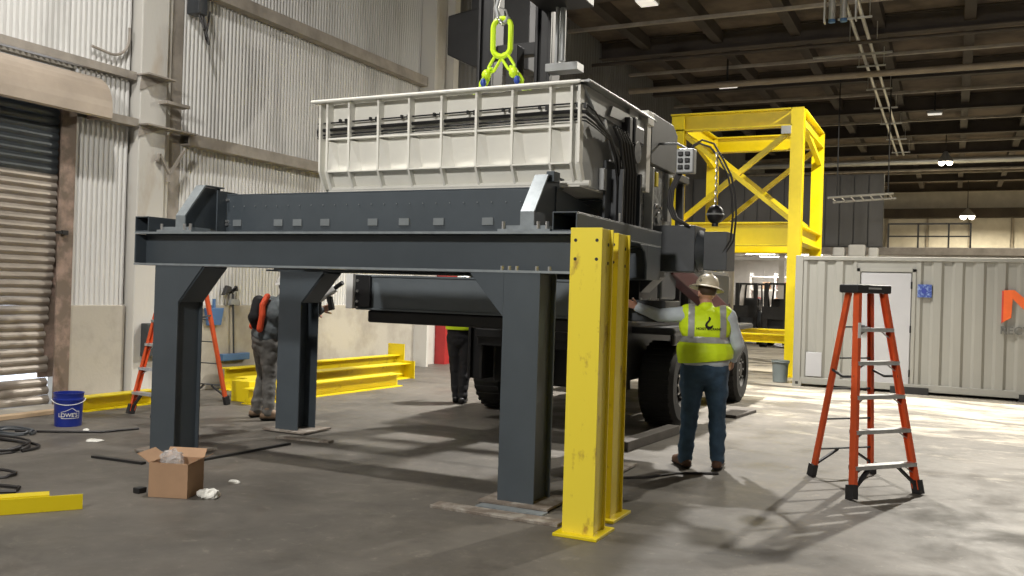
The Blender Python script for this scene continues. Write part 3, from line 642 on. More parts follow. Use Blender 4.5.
# hanging black ball on a chain beside the plug box
hb = thing('hoist_pendant', 'black round hoist pendant hanging on a short chain left of the yellow portal', 'hoist', (-1.99, 8.3, 2.22))
MB().ell((-1.99, 8.3, 2.31), (.078, .078, .09)).build('pendant_body', 'dark', hb, smooth=True)
MB().lathe([(.080, -.008), (.084, 0), (.080, .008)], (-1.99, 8.3, 2.31)).build('pale_band', 'silver', hb, smooth=True)
MB().cyl((-1.99, 8.3, 2.20), (-1.99, 8.3, 2.24), .03).build('pendant_stem', 'dark', hb)
for i in range(14):
    z_ = 2.41+.035*i; MB().tube([Vector((-1.99, 8.3, z_))+Vector(((.010*math.cos(a) if i % 2 else 0), (0 if i % 2 else .010*math.cos(a)), .022*math.sin(a))) for a in [2*PI*q/10 for q in range(10)]], .005, 5, True).build('chain_link', 'chrome', hb, smooth=True)

# ================================================================== CRANE CARRIER (black lift truck behind)
V = thing('lift_truck', 'large black lift truck with tall mast behind the charcoal frame', 'truck', (-4.2, 11.9, 0))
def vpart(mb, name, mt='dark', bevel=.01, **k): return mb.build(name, mt, V, bevel=bevel, **k)
def wheel(x, y, side, r=.50, wdt=.42):
    g = MB(); xs = x if side > 0 else x
    pr = [(r*.55, -wdt/2), (r*.86, -wdt/2), (r*.97, -wdt/2+.04), (r, -wdt/2+.09), (r, wdt/2-.09), (r*.97, wdt/2-.04), (r*.86, wdt/2), (r*.55, wdt/2)]
    g.lathe(pr+[pr[0]], (x, y, r), 40, 'x')
    t = vpart(g, 'tyre', 'rubber', 0, smooth=True)
    s_ = 1 if side > 0 else -1
    q = MB(); q.lathe([(r*.56, s_*(wdt/2-.02)), (r*.52, s_*(wdt/2-.05)), (r*.48, s_*(wdt/2-.14)), (r*.25, s_*(wdt/2-.14)), (r*.22, s_*(wdt/2-.03)), (.001, s_*(wdt/2-.03))], (x, y, r), 32, 'x')
    sub(t, q, 'rim', 'rim', smooth=True)
    q = MB()
    for k in range(30):
        a = 2*PI*k/30; c_ = Vector((x, y+(r+.0)*math.cos(a), r+(r+.0)*math.sin(a)))
        q.obox(c_, (wdt*.80, .05, .012), (1, 0, 0), (0, math.cos(a), math.sin(a)))
    q.v = [Vector((p.x, p.y, max(p.z, 0.001))) for p in q.v]
    sub(t, q, 'tread', 'rubber')['kind'] = 'stuff'
    q = MB()
    for k in range(8): a = 2*PI*k/8; q.cyl((x+s_*(wdt/2-.04), y+.15*math.cos(a), r+.15*math.sin(a)), (x+s_*(wdt/2-.02), y+.15*math.cos(a), r+.15*math.sin(a)), .016, n=6)
    sub(t, q, 'wheel_nut', 'chrome')['kind'] = 'stuff'
wheel(-3.06, 10.55, 1); wheel(-5.35, 10.75, -1); wheel(-2.98, 13.6, 1, .48, .4); wheel(-5.3, 13.7, -1, .48, .4)
vpart(MB().box(-5.1, -3.32, 9.9, 14.4, .55, 1.25), 'chassis', 'dark', .03)
vpart(MB().box(-5.0, -3.3, 12.4, 14.9, 1.25, 1.95), 'engine_cover', 'dark', .06)
vpart(MB().box(-5.6, -2.80, 9.95, 11.2, 1.10, 1.18).box(-2.86, -2.80, 9.95, 11.2, .98, 1.12), 'front_fender', 'dark', .03)
vpart(MB().box(-5.5, -2.78, 13.0, 14.3, 1.08, 1.16), 'rear_fender', 'dark', .03)
vpart(MB().box(-4.95, -3.3, 9.7, 9.95, .45, 1.5), 'front_axle_cover', 'dark', .02)
vpart(MB().box(-5.0, -3.3, 9.35, 9.45, .9, 2.0).box(-5.0, -3.3, 9.3, 9.5, 1.0, 1.1), 'fork_carriage', 'dark', .01)
for x in (-4.30, -5.05):
    g = MB(); g.box(x-.10, x+.10, 9.45, 9.7, .5, 5.1); g.box(x-.10, x-.06, 9.4, 9.45, .5, 5.1); g.box(x+.06, x+.10, 9.4, 9.45, .5, 5.1)
    vpart(g, 'mast_upright')
vpart(MB().box(-4.94, -4.41, 9.5, 9.62, 4.3, 4.45), 'mast_crossbar'); vpart(MB().box(-4.94, -4.41, 9.5, 9.62, 3.3, 3.45), 'mast_crossbar')
vpart(MB().box(-4.10, -4.07, 9.3, 9.42, 4.12, 5.1).cyl((-4.03, 9.36, 4.15), (-4.03, 9.36, 5.1), .035), 'mast_edge', 'silver', .004)['label'] = 'grey worn mast edge'
vpart(MB().box(-4.19, -3.80, 9.25, 9.45, 4.02, 4.11), 'mast_shelf', 'silver', .006)
vpart(MB().box(-4.66, -4.52, 9.2, 9.4, 3.4, 4.35), 'lift_cylinder', 'dark')
# jib carried by the mast up and over the hopper
vpart(MB().prism([(-4.3, 9.45, 4.75), (-4.3, 9.45, 5.1), (-4.3, 7.1, 5.0), (-4.3, 7.1, 4.82)], (.60, 0, 0)), 'jib')
vpart(MB().box(-5.0, -3.4, 9.75, 9.85, 3.2, 3.3), 'guard_bar')
for x, y in ((-5.0, 10.4), (-3.45, 10.4), (-5.0, 12.3), (-3.45, 12.3)): vpart(MB().box(x-.05, x+.05, y-.05, y+.05, 1.25, 3.1), 'guard_post')
vpart(MB().box(-5.1, -3.35, 10.3, 12.4, 3.1, 3.2), 'guard_roof')
vpart(MB().bar((-2.95, 10.1, 1.9), (-2.75, 12.4, 1.25), .16, .22), 'boom_strut', 'maroon', .01)
vpart(MB().box(-3.3, -2.9, 9.7, 10.3, 1.5, 1.9), 'side_tank', 'dark2', .03)
MB().box(-4.0,-3.9,10.,10.1,1.25,2.2).cyl((-3.95, 10.35, 1.9), (-3.95, 10.2, 2.0), .18, n=20).build('steering_wheel', 'dark', V)
# hook
hk = thing('crane_hook', 'grey crane hook with shackle holding the lime green chain link', 'hook', (-3.75, 7.3, 3.95))
MB().tube([(-3.82, 7.3, 4.83), (-3.80, 7.3, 4.40), (-3.78, 7.3, 4.22), (-3.81, 7.3, 4.12), (-3.775, 7.3, 4.0), (-3.74, 7.3, 3.97), (-3.70, 7.3, 3.99), (-3.69, 7.3, 4.03)], .022, 10).build('hook', 'silver', hk, smooth=True)
MB().tube([(-3.69, 7.3, 4.03), (-3.71, 7.3, 4.09), (-3.77, 7.3, 4.12)], .008, 6).build('safety_latch', 'chrome', hk, smooth=True)
for k in range(3): MB().ell((-3.78+.02*k, 7.29, 4.02-.025*k), (.022, .03, .018)).build('shackle_nut', 'chrome', hk, smooth=True)
# chain sling
cs = thing('chain_sling', 'lime green chain sling with big oval master link above the hopper', 'chain', (-3.73, 7.3, 3.3))
def link(mb, c, ln, wd_, r, axis, perp, n=20):
    c = Vector(c); ax = Vector(axis).normalized(); pp = Vector(perp); pp = (pp-ax*pp.dot(ax)).normalized(); pts = []
    h_ = ln/2-wd_/2
    for i in range(n):
        a = 2*PI*i/n; s_ = math.sin(a); pts.append(c+pp*math.cos(a)*wd_/2+ax*(s_*wd_/2+(h_ if s_ > 0 else -h_ if s_ < 0 else 0)))
    mb.tube(pts, r, 8, True)
g = MB(); link(g, (-3.745, 7.3, 3.845), .345, .17, .026, (0, 0, 1), (1, .15, 0), 28); g.build('master_link', 'chain', cs, smooth=True)
def chain_to(a, b_, n, ln=.11, wd_=.055, r=.012, first=.17):
    a = Vector(a); b_ = Vector(b_); d = (b_-a); L_ = d.length; d.normalize()
    g = MB(); link(g, a+d*first/2, first, .07, .014, d, (1, 0, .2), 20); g.build('upper_link', 'chain', cs, smooth=True)
    pos = first-.02; i = 0
    while pos < L_:
        g = MB(); perp = (0, 1, 0) if i % 2 == 0 else (1, .3, .2)
        link(g, a+d*(pos+ln/2-.01), ln, wd_, r, d, perp, 16); g.build('chain_link', 'chain', cs, smooth=True); pos += ln-.03; i += 1
chain_to((-3.765, 7.3, 3.69), (-4.08, 7.3, 3.18), 5)
chain_to((-3.725, 7.3, 3.69), (-3.36, 7.3, 3.18), 5)
for x in (-3.875, -3.60): MB().ell((x, 7.27, 3.51), (.045, .04, .05)).build('grab_hook', 'chain', cs, smooth=True)
for x in (-3.885, -3.545): MB().ell((x, 7.23, 3.43), (.028, .028, .04)).build('coupling', 'bluelink', cs, smooth=True)

# ================================================================== YELLOW PORTAL
Pt = thing('yellow_portal_frame', 'tall yellow braced steel portal frame left of the container', 'frame', (-4.2, 19.6, 0))
PX0, PX1, PY0, PY1, PZ = -5.42, -2.98, 18.6, 21.6, 5.38
def ppart(mb, name, **k): return mb.build(name, 'yellow', Pt, **k)
def hpost(x, y, z1, w_=.25):
    g = MB(); g.box(x, x+w_, y, y+.02, 0, z1); g.box(x, x+w_, y+.18, y+.20, 0, z1); g.box(x+w_/2-.01, x+w_/2+.01, y+.02, y+.18, 0, z1); return g
for (x, y, z1) in ((PX0, PY0, PZ-.05), (PX1-.02, PY0, PZ), (PX0, PY1, PZ-.05), (PX1-.02, PY1, PZ)): ppart(hpost(x, y, z1), 'post')
def hb_x(x0, x1, y, z0, z1): return MB().box(x0, x1, y, y+.22, z0, z0+.03).box(x0, x1, y, y+.22, z1-.03, z1).box(x0, x1, y+.1, y+.12, z0+.03, z1-.03)
ppart(hb_x(PX0-.05, PX1, PY0, PZ-.36, PZ), 'top_beam'); ppart(hb_x(PX0, PX1, PY1, PZ-.36, PZ), 'top_beam')
ppart(hb_x(PX0, PX1, PY0+.05, 2.62, 3.10), 'middle_beam'); ppart(hb_x(PX0, PX1, PY1, 2.62, 3.0), 'middle_beam')
ppart(hb_x(PX0, PX1, PY0+.05, .66, .84), 'lower_beam'); ppart(hb_x(PX0, PX1, PY1, .66, .84), 'lower_beam')
for x in (PX0, PX1):
    for (z0, z1) in ((PZ-.36, PZ), (2.7, 3.05)):
        ppart(MB().box(x, x+.24, PY0+.26, PY1, z0, z0+.03).box(x, x+.24, PY0+.26, PY1, z1-.03, z1).box(x+.11, x+.13, PY0+.26, PY1, z0+.03, z1-.03), 'side_beam')
for y in (PY0+.12, PY1+.1):
    ppart(MB().bar((PX0+.25, y, PZ-.45), (PX1, y, 3.15), .09, .12, (0, 1, 0)), 'brace'); ppart(MB().bar((PX0+.2, y+.05, 3.15), (PX1, y+.05, PZ-.4), .10, .12, (0, 1, 0)), 'brace')
for x in (PX0+.15, PX1+.15): ppart(MB().bar((x, PY0+.2, PZ-.2), (x, PY1, PZ-.7), .1, .1), 'brace')
for x, z_ in ((PX1-.06, PZ-.50),): MB().box(x-.14, x+.05, PY0-.01, PY0+.01, z_-.02, z_+.14).build('gusset_plate', 'silver', Pt)
ppart(MB().box(PX1-.12, PX1+.45, PY0-.1, PY0+.4, 0, .02), 'foot_plate')

# ================================================================== CONTAINER
CX0, CX1, CY0, CY1, CZ = -2.55, 8.0, 16.8, 19.2, 2.33
K = thing('shipping_container', 'pale grey corrugated steel container office behind the right ladder', 'container', (CX0, CY0, 0))
def kpart(mb, name, mt='cont', bevel=0, **k): return mb.build(name, mt, K, bevel=bevel, **k)
g = MB(); g.box(CX0+.02, CX1, CY0+.06, CY1, .17, CZ-.06); kpart(g, 'body')
kpart(MB().box(CX0, CX1, CY0, CY0+.1, CZ-.07, CZ), 'top_rail', bevel=.008)
kpart(MB().box(CX0, CX1, CY0, CY0+.1, .05, .17), 'bottom_rail', bevel=.008)
kpart(MB().box(CX0, CX1, CY1-.1, CY1, .05, .17).box(CX0+.1, CX1, CY0+.1, CY1-.1, .14, .17), 'floor_frame', 'dark')
for x in (CX0, ): kpart(MB().box(x, x+.13, CY0-.01, CY0+.12, 0.0, CZ+.01).box(x, x+.13, CY1-.12, CY1, 0, CZ+.01), 'corner_post', bevel=.008)
kpart(MB().box(CX0, CX0+.15, CY0-.015, CY0+.14, 0, .13), 'corner_casting'); kpart(MB().box(CX0+.05, CX0+.10, CY0-.018, CY0-.014, .04, .09), 'casting_hole', 'dark')
kpart(MB().box(CX0+.02, CX1, CY0+.02, CY1-.02, CZ-.05, CZ-.01), 'roof')
def corr(x0, x1):
    n = max(1, round((x1-x0)/.33)); Pp = (x1-x0)/n; pts = []
    for i in range(n):
        for a, d in ((0, 0), (.22, 0), (.36, 1), (.72, 1), (.86, 0)): pts.append((x0+Pp*(i+a), CY0+.018+.036*d))
    pts.append((x1, CY0+.018)); vs = []
    for x, y in pts: vs += [(x, y, .17), (x, y, CZ-.07)]
    return MB().add(vs, [(2*i, 2*i+2, 2*i+3, 2*i+1) for i in range(len(pts)-1)])
kpart(corr(CX0+.13, -1.52), 'corrugated_panel'); 
xs = -.57
for k in range(5): kpart(corr(xs+1.98*k*.8, xs+1.98*(k+1)*.8-.003), 'corrugated_panel')
df = kpart(MB().box(-1.52, -1.46, CY0, CY0+.06, .17, 2.13).box(-.63, -.57, CY0, CY0+.06, .17, 2.13).box(-1.52, -.57, CY0, CY0+.06, 2.07, 2.13), 'door_frame', 'cont', .004)
kpart(MB().box(-1.52, -.57, CY0+.03, CY0+.06, 2.13, CZ-.07), 'header_panel')
dd = kpart(MB().box(-1.445, -.645, CY0+.012, CY0+.05, .13, 2.055), 'door', 'cont_door', .004)
for zz in (.35, 1.1, 1.85): sub(dd, MB().cyl((-.64, CY0, zz-.06), (-.64, CY0, zz+.06), .014, n=10), 'hinge', 'dark')
sub(dd, MB().box(-1.42, -1.36, CY0-.03, CY0+.01, 1.0, 1.14).box(-1.41, -1.28, CY0-.05, CY0-.03, 1.08, 1.10), 'handle', 'dark2')
kpart(MB().box(-2.33, -2.06, CY0+.0, CY0+.02, .19, .62), 'hatch', 'cont_door', .006)
kpart(MB().box(-.93, -.33, CY0-.02, CY0+.1, .0, .12), 'fork_pocket', 'dark')
kpart(MB().box(1.0, 1.6, CY0-.02, CY0+.1, .0, .12), 'fork_pocket', 'dark')
kpart(MB().box(-.545, -.325, CY0-.002, CY0+.03, 1.65, 1.87), 'sticker', 'sticker')
kpart(MB().box(-.48, -.41, CY0-.005, CY0-.002, 1.72, 1.80), 'sticker_mark', 'bluebin')
# logo: folded-ribbon M and the word below, printed on a flat sign plate
yl = CY0-.004; kz = 1.0
kpart(MB().prism([(.72, yl, 1.26), (.72, yl, 1.80), (.745, yl, 1.79), (.745, yl, 1.29)], (0, .022, 0)), 'logo_shade', 'logo_red')
kpart(MB().prism([(.745, yl, 1.28), (.745, yl, 1.81), (.88, yl, 1.79), (.86, yl, 1.36)], (0, .022, 0)), 'logo_stroke', 'logo_orange')
kpart(MB().prism([(.80, yl-.002, 1.81), (.90, yl-.002, 1.81), (1.16, yl-.002, 1.57), (1.16, yl-.002, 1.44), (1.10, yl-.002, 1.43), (.88, yl-.002, 1.66)], (0, .022, 0)), 'logo_stroke', 'logo_orange')
kpart(MB().prism([(1.16, yl, 1.57), (1.16, yl, 1.43), (1.22, yl, 1.43), (1.44, yl, 1.66), (1.52, yl, 1.81), (1.42, yl, 1.81)], (0, .022, 0)), 'logo_stroke', 'logo_orange')
kpart(MB().prism([(1.44, yl, 1.79), (1.57, yl, 1.81), (1.57, yl, 1.28), (1.45, yl, 1.36)], (0, .022, 0)), 'logo_stroke', 'logo_orange')
tm = text_mesh('RECYCLING', .18, .02, .002); tm.xf(Matrix.Translation((.70, CY0-.008, 1.09)) @ Matrix.Rotation(PI/2, 4, 'X')); kpart(tm, 'lettering', 'print_grey')
# bin by the container corner
t = thing('grey_waste_bin', 'grey plastic bin against the left end of the container', 'bin', (-2.85, 17.3, 0))
g = MB().lathe([(.001, .01), (.13, .01), (.15, .38), (.165, .38), (.165, .41), (.14, .41), (.12, .03), (.001, .03)], (-2.85, 17.3, 0), 20); g.build('body', 'greybin', t, smooth=True)
MB().lathe([(.158, .36), (.170, .385), (.158, .405)], (-2.85, 17.3, 0), 20).build('rim', 'greybin', t, smooth=True)

# ================================================================== LADDERS
def ladder(name_label, loc, fl_, fr_, bl_, br_, top, cap_u, nstep, hcap):
    t = thing('step_ladder', name_label, 'ladder', loc)
    fl_, fr_, bl_, br_, top = map(Vector, (fl_, fr_, bl_, br_, top)); u = Vector(cap_u).normalized(); n_ = Vector((-u.y, u.x, 0))
    if (bl_-fl_).dot(n_) < 0: n_ = -n_
    w2 = hcap
    tops = {'fl': top-u*w2-n_*.06, 'fr': top+u*w2-n_*.06, 'bl': top-u*(w2-.02)+n_*.06, 'br': top+u*(w2-.02)+n_*.06}
    feet = {'fl': fl_, 'fr': fr_, 'bl': bl_, 'br': br_}
    def P(k, z_): a = feet[k]; b_ = tops[k]; return a+(b_-a)*(z_/b_.z)
    rails = {}
    for k in feet:
        a = P(k, .04); b_ = tops[k]; g = MB(); d = b_-a
        wd_ = .064 if k[0] == 'f' else .048
        sgn = 1 if k[1] == 'l' else -1
        g.bar(a+u*0, b_, wd_, .008, u)          # channel web, thin across u
        for q in (-1, 1): g.bar(a+n_*q*(wd_/2-.004)+u*sgn*.014, b_+n_*q*(wd_/2-.004)+u*sgn*.014, .008, .028, u)
        r = g.build('rail', 'orange', t); rails[k] = r
        f = MB(); f.bar(P(k, 0.002), P(k, .11), wd_+.02, .05, u); f.v = [Vector((p.x, p.y, max(p.z, 0.0))) for p in f.v]; sub(r, f, 'rubber_foot', 'black_plastic')
    g = MB(); g.obox(top+Vector((0, 0, .035)), (2*w2+.07, .21, .07), u); c_ = g.build('top_cap', 'black_plastic', t, bevel=.012)
    sub(c_, MB().obox(top+Vector((0, 0, .072))-n_*.0, (w2, .05, .004), u), 'tool_slot', 'alu')
    sub(c_, MB().obox(top+Vector((0, 0, .04))-n_*.107, (w2*.9, .004, .015), u), 'cap_label', 'alu')
    for i in range(nstep):
        z_ = top.z*(i+1)/(nstep+1)-.02
        a, b_ = P('fl', z_), P('fr', z_); g = MB(); c_ = (a+b_)/2; L_ = (b_-a).length
        g.obox(c_, (L_, .085, .006), u); g.obox(c_-n_*.04-Vector((0, 0, .014)), (L_, .005, .028), u); g.obox(c_+n_*.04-Vector((0, 0, .014)), (L_, .005, .028), u)
        st = g.build('step', 'alu', t)
        for e_, q_ in ((a, u), (b_, -u)): sub(st, MB().bar(e_+q_*.12-Vector((0, 0, .012)), e_-Vector((0, 0, .08))+q_*.01, .02, .004), 'step_brace', 'alu')
        a, b_ = P('bl', z_), P('br', z_)
        MB().bar(a, b_, .03, .012).build('rear_bar', 'dark2', t)
    for (p, q, s_) in (('bl', 'br', 1), ('br', 'bl', -1)):
        a = P(p, .05); e = P(p, .24)*.62+P(q, .24)*.38
        MB().bar(P(p, .10), e, .03, .015).build('corner_brace', 'black_plastic', t)
    for (p, q) in (('fl', 'fr'), ('fr', 'fl')):
        z0 = top.z/(nstep+1)-.03; e = P(p, z0)*.7+P(q, z0)*.3
        MB().bar(P(p, .06), e, .035, .02).build('corner_brace', 'black_plastic', t)
    for s_ in ('l', 'r'):
        zz = top.z*.58; a = P('f'+s_, zz); b_ = P('b'+s_, zz+.02); MB().bar(a, (a+b_)/2-Vector((0, 0, .03)), .012, .02).bar((a+b_)/2-Vector((0, 0, .03)), b_, .012, .02).build('spreader', 'dark2', t)
    sub(rails['fl'], MB().obox(P('fl', top.z*.80)-n_*.04, (.03, .003, .16), u), 'warning_label', 'white')
    return t
ladder('orange fibreglass step ladder standing open in front of the container', (-.65, 8.2, 0), (-.67, 7.52, 0), (-.21, 8.07, 0), (-1.08, 8.33, 0), (-.62, 8.80, 0), (-.665, 8.14, 1.62), (.64, .77, 0), 5, .155)
ladder('orange step ladder by the left wall, partly hidden behind the front left leg', (-8.3, 8.0, 0), (-8.44, 7.41, 0), (-7.97, 7.33, 0), (-8.68, 8.60, 0), (-8.18, 8.68, 0), (-8.28, 8.02, 1.92), (1, -.1, 0), 6, .17)

# ================================================================== YELLOW STOCK ON FLOOR
def hstock(a, b_, hgt, wdt, label, mt='yellow_worn', plate=None, z0=0.0):
    a = Vector(a); b_ = Vector(b_); d = (b_-a); d.z = 0; L_ = d.length; d.normalize(); s_ = Vector((-d.y, d.x, 0)); mid = (a+b_)/2
    t = thing('yellow_beam', label, 'beam', (mid.x, mid.y, z0), 0, 'yellow steel stock on the floor')
    g = MB()
    for q in (-1, 1): g.obox(mid+s_*q*(wdt/2-.007)+Vector((0, 0, z0+hgt/2)), (L_, .014, hgt), d)
    g.obox(mid+Vector((0, 0, z0+hgt*.5)), (L_, wdt-.028, .012), d)
    g.build('beam', mt, t)
    if plate:
        for pp in plate:
            c = a if pp < 0 else b_; MB().obox(c+d*pp*.008+Vector((0, 0, z0+hgt*.6)), (.014, wdt+.14, hgt*1.2), d).build('end_plate', mt, t)
    return t
def stock_i(a, b_, hgt, wdt, label, z0=0.0, mt='yellow_worn', plate=None):
    a = Vector(a); b_ = Vector(b_); d = (b_-a); L_ = d.length; d.normalize(); s_ = Vector((-d.y, d.x, 0)); mid = (a+b_)/2
    t = thing('yellow_beam', label, 'beam', (mid.x, mid.y, z0), 0, 'yellow steel stock on the floor')
    g = MB(); g.obox(mid+Vector((0, 0, z0+.007)), (L_, wdt, .014), d); g.obox(mid+Vector((0, 0, z0+hgt-.007)), (L_, wdt, .014), d); g.obox(mid+Vector((0, 0, z0+hgt/2)), (L_, .012, hgt-.028), d)
    g.build('beam', mt, t)
    if plate: 
        for c, dd_ in ((b_, 1),): MB().obox(c+d*.008+Vector((0, 0, z0+plate/2)), (.016, wdt+.16, plate), d).build('end_plate', mt, t)
    return t
# near-left: flange edges; solid-faced box with a shorter flange on top
t = thing('yellow_beam', 'yellow beam lying on the floor, cut by the lower left edge of the picture', 'beam', (-6.0, 3.6, 0))
a0, b0 = Vector((-5.86, 3.30, 0)), Vector((-5.20, 4.20, 0)); d = (b0-a0).normalized(); s_ = Vector((-d.y, d.x, 0)); L_ = (b0-a0).length
MB().obox((a0+b0)/2+Vector((0, 0, .05)), (L_, .012, .10), d).build('front_flange', 'yellow_worn', t)
MB().obox((a0+b0)/2-d*.1+s_*.07+Vector((0, 0, .10)), (L_-.2, .12, .014), d).build('top_flange', 'yellow', t)
MB().obox((a0+b0)/2-d*.1+s_*.07+Vector((0, 0, .05)), (L_-.2, .012, .09), d).build('web', 'yellow_worn', t)
stock_i((-9.02, 7.2, 0), (-9.0, 8.25, 0), .17, .2, 'short yellow beam between the blue bucket and the orange ladder', mt='yellow')
stock_i((-8.35, 8.72, 0), (-8.1, 9.7, 0), .25, .25, 'yellow beam with worn face behind the crouched left worker legs') if False else None
t = thing('yellow_beam', 'worn yellow plate-faced beam behind the left worker, against the orange ladder', 'beam', (-8.2, 9.1, 0))
MB().box(-8.42, -8.12, 9.0, 9.9, 0, .27).build('beam', 'yellow_worn', t, bevel=.006)
stock_i((-8.0, 8.85, 0), (-7.82, 12.0, 0), .20, .22, 'long yellow beam on the floor behind the rear left leg, front one of the stack')
stock_i((-8.62, 9.4, 0), (-8.40, 13.1, 0), .26, .26, 'long yellow beam with end plate on the floor, behind the front one of the stack', plate=.30)
stock_i((-9.3, 9.8, 0), (-9.1, 13.9, 0), .32, .2, 'yellow beam with raised end post nearest to the left wall', plate=.52)

# ================================================================== SMALL FLOOR THINGS
t = thing('bucket', 'blue plastic bucket with white printed logo on the floor by the shutter', 'bucket', (-8.27, 6.47, 0))
c = Vector((-8.27, 6.47, 0)); BR = .138; BH = .345
MB().lathe([(.001, 0), (BR*.93, 0), (BR*.94, .01), (BR*1.02, BH*.78), (BR*1.10, BH*.79), (BR*1.10, BH*.83), (BR*1.04, BH*.84), (BR*1.05, BH*.97), (BR*1.09, BH), (BR*1.0, BH), (BR*.9, .02), (.001, .02)], c, 32).build('body', 'bluebin', t, smooth=True)
vd = Vector((-c.x, -c.y, 0)).normalized(); a0 = math.atan2(vd.y, vd.x)
def on_bucket(mb, ang0, z0, r_off=.003):
    for i, p in enumerate(mb.v):
        r_ = BR*(.94+.08*min(1, (z0+p.y)/(BH*.78)))+r_off+p.z
        a = ang0+p.x/BR; mb.v[i] = Vector((c.x+r_*math.cos(a), c.y+r_*math.sin(a), z0+p.y))
    return mb
tm = text_mesh('LOWE\'S', .055, .002, .001)
cxm = sum(p.x for p in tm.v)/len(tm.v)
for i in range(len(tm.v)): tm.v[i].x -= cxm
on_bucket(tm, a0+.15, .105).build('lettering', 'white', t)
fr = MB()
fp = [(-.088, .09), (.088, .09), (.088, .160), (.06, .160), (0.015, .195), (-.05, .165), (-.088, .155)]
def seg(a, b_, w_=.006, n=6):
    out = MB()
    for i in range(n):
        p = Vector((a[0]+(b_[0]-a[0])*i/n, a[1]+(b_[1]-a[1])*i/n)); q = Vector((a[0]+(b_[0]-a[0])*(i+1)/n, a[1]+(b_[1]-a[1])*(i+1)/n)); d_ = (q-p).normalized(); nn = Vector((-d_.y, d_.x))*w_/2
        out.add([(p.x-nn.x, p.y-nn.y, 0), (q.x-nn.x, q.y-nn.y, 0), (q.x+nn.x, q.y+nn.y, 0), (p.x+nn.x, p.y+nn.y, 0)], [(0, 1, 2, 3)])
    return out
for i in range(len(fp)):
    q = seg(fp[i], fp[(i+1) % len(fp)]); fr.add(q.v, q.f)
on_bucket(fr, a0+.15, 0, .004).build('logo_outline', 'white', t)
hd = []
for i in range(17):
    a = a0-1.45+2.9*i/16; z_ = .28-.05*math.sin(PI*i/16)*1.0; r_ = BR*1.1+.01; hd.append((c.x+r_*math.cos(a), c.y+r_*math.sin(a), z_))
hd2 = hd[:] ; MB().tube(hd2[::-1][0:11][::-1] if False else hd2[6:], .004, 6).build('wire_handle', 'chrome', t, smooth=True) if False else MB().tube(hd, .004, 6).build('wire_handle', 'white', t, smooth=True)
# cardboard box
B = thing('cardboard_box', 'open cardboard box with clear plastic film, on the floor before the front left leg', 'box', (-5.03, 4.85, 0), .35)
def bp(mb, name, mt, **k): return mb.build(name, mt, B, off=Vector((0,0,0)), **k)
bw, bd, bh = .145, .13, .245
g = MB(); g.box(-bw, bw, -bd, -bd+.006, 0, bh); g.box(-bw, bw, bd-.006, bd, 0, bh); g.box(-bw, -bw+.006, -bd+.006, bd-.006, 0, bh); g.box(bw-.006, bw, -bd+.006, bd-.006, 0, bh); g.box(-bw+.006, bw-.006, -bd+.006, bd-.006, 0, .006)
bp(g, 'carton', 'card')
bp(MB().bar((-bw, 0, bh), (-bw-.09, 0, bh+.06), 2*bd, .005, (0, 0, 1)).xf(Matrix.Identity(4)), 'flap', 'card')
bp(MB().bar((bw, 0, bh), (bw+.07, 0, bh+.035), 2*bd, .005), 'flap', 'card')
bp(MB().bar((0, bd, bh), (0, bd+.05, bh+.06), 2*bw, .005), 'flap', 'card')
g = MB(); g.ell((-.05, .02, bh-.0), (.085, .08, .06), 18, 12)
for i, p in enumerate(g.v): g.v[i] = p+Vector((noise.noise(p*30), noise.noise(p*30+Vector((5, 0, 0))), noise.noise(p*30+Vector((0, 9, 0)))))*.03
bp(g, 'plastic_film', 'film')
def rag(cx, cy, r, label, h=.05, seed=0, mt='rag'):
    g = MB().ell((0, 0, 0), (r, r*.75, h), 22, 12)
    for i, p in enumerate(g.v):
        q = p+Vector((1, 1, 1))*seed; n_ = noise.noise(q*22)*.6+noise.noise(q*50)*.3; p2 = p*(1+n_*.7); p2.z = max(-h*.3, p2.z); g.v[i] = p2+Vector((cx, cy, h*.3))
    return tag(g.build('crumpled_paper', mt), label, 'paper')
rag(-4.76, 4.90, .085, 'crumpled white paper on the floor touching the right side of the cardboard box', .045, 3)
rag(-4.95, 5.35, .045, 'small white scrap on the floor behind the cardboard box', .02, 9)
rag(-7.30, 6.00, .09, 'flat pale scrap of paper on the floor before the blue bucket', .012, 14)
rag(-7.85, 6.35, .04, 'small white scrap on the floor at the foot of the blue bucket', .015, 21)
tag(bx(-5.30, -5.235, 4.70, 4.77, 0, .04).build('rubber_block', 'dark', bevel=.005), 'small black block on the floor at the left foot of the cardboard box', 'block')
def coil(cx, cy, r, n, label, seed, mt='cable', rr=.012):
    pts = []; rnd = random.Random(seed)
    for i in range(n*28+1):
        a = 2*PI*i/28; k = 1+.12*math.sin(a*1.3+seed)+.1*noise.noise(Vector((a, seed, 0))); pts.append((cx+r*k*math.cos(a), cy+r*.75*k*math.sin(a), .013+.012*(i//28)+.006*math.sin(a*3)))
    return tubething(pts, rr, mt, 'cable_coil', label, 'cable', 6)
coil(-7.75, 5.25, .42, 3, 'dark cable coil on the floor below the shutter at the left edge', 1)
coil(-8.25, 5.85, .22, 2, 'tangled grey cable heap on the floor between bucket and left edge', 2, 'dark2', .014)
coil(-6.62, 4.55, .17, 1, 'small black hose loop on the floor near the lower left yellow beam', 5)
tubething([(-7.9, 4.0, .014), (-7.2, 4.2, .014), (-6.5, 4.25, .014), (-6.05, 4.35, .014), (-5.95, 4.25, .014), (-6.3, 4.0, .014), (-6.9, 3.6, .014)], .013, 'cable', 'hose', 'black hose looped on the floor above the lower left yellow beam', 'hose', 6)
tubething([(-8.3, 5.9, .012), (-7.95, 6.1, .012), (-7.6, 6.35, .012), (-7.5, 6.7, .012)], .012, 'cable', 'cable', 'dark cable on the floor in front of the blue bucket', 'cable', 6)
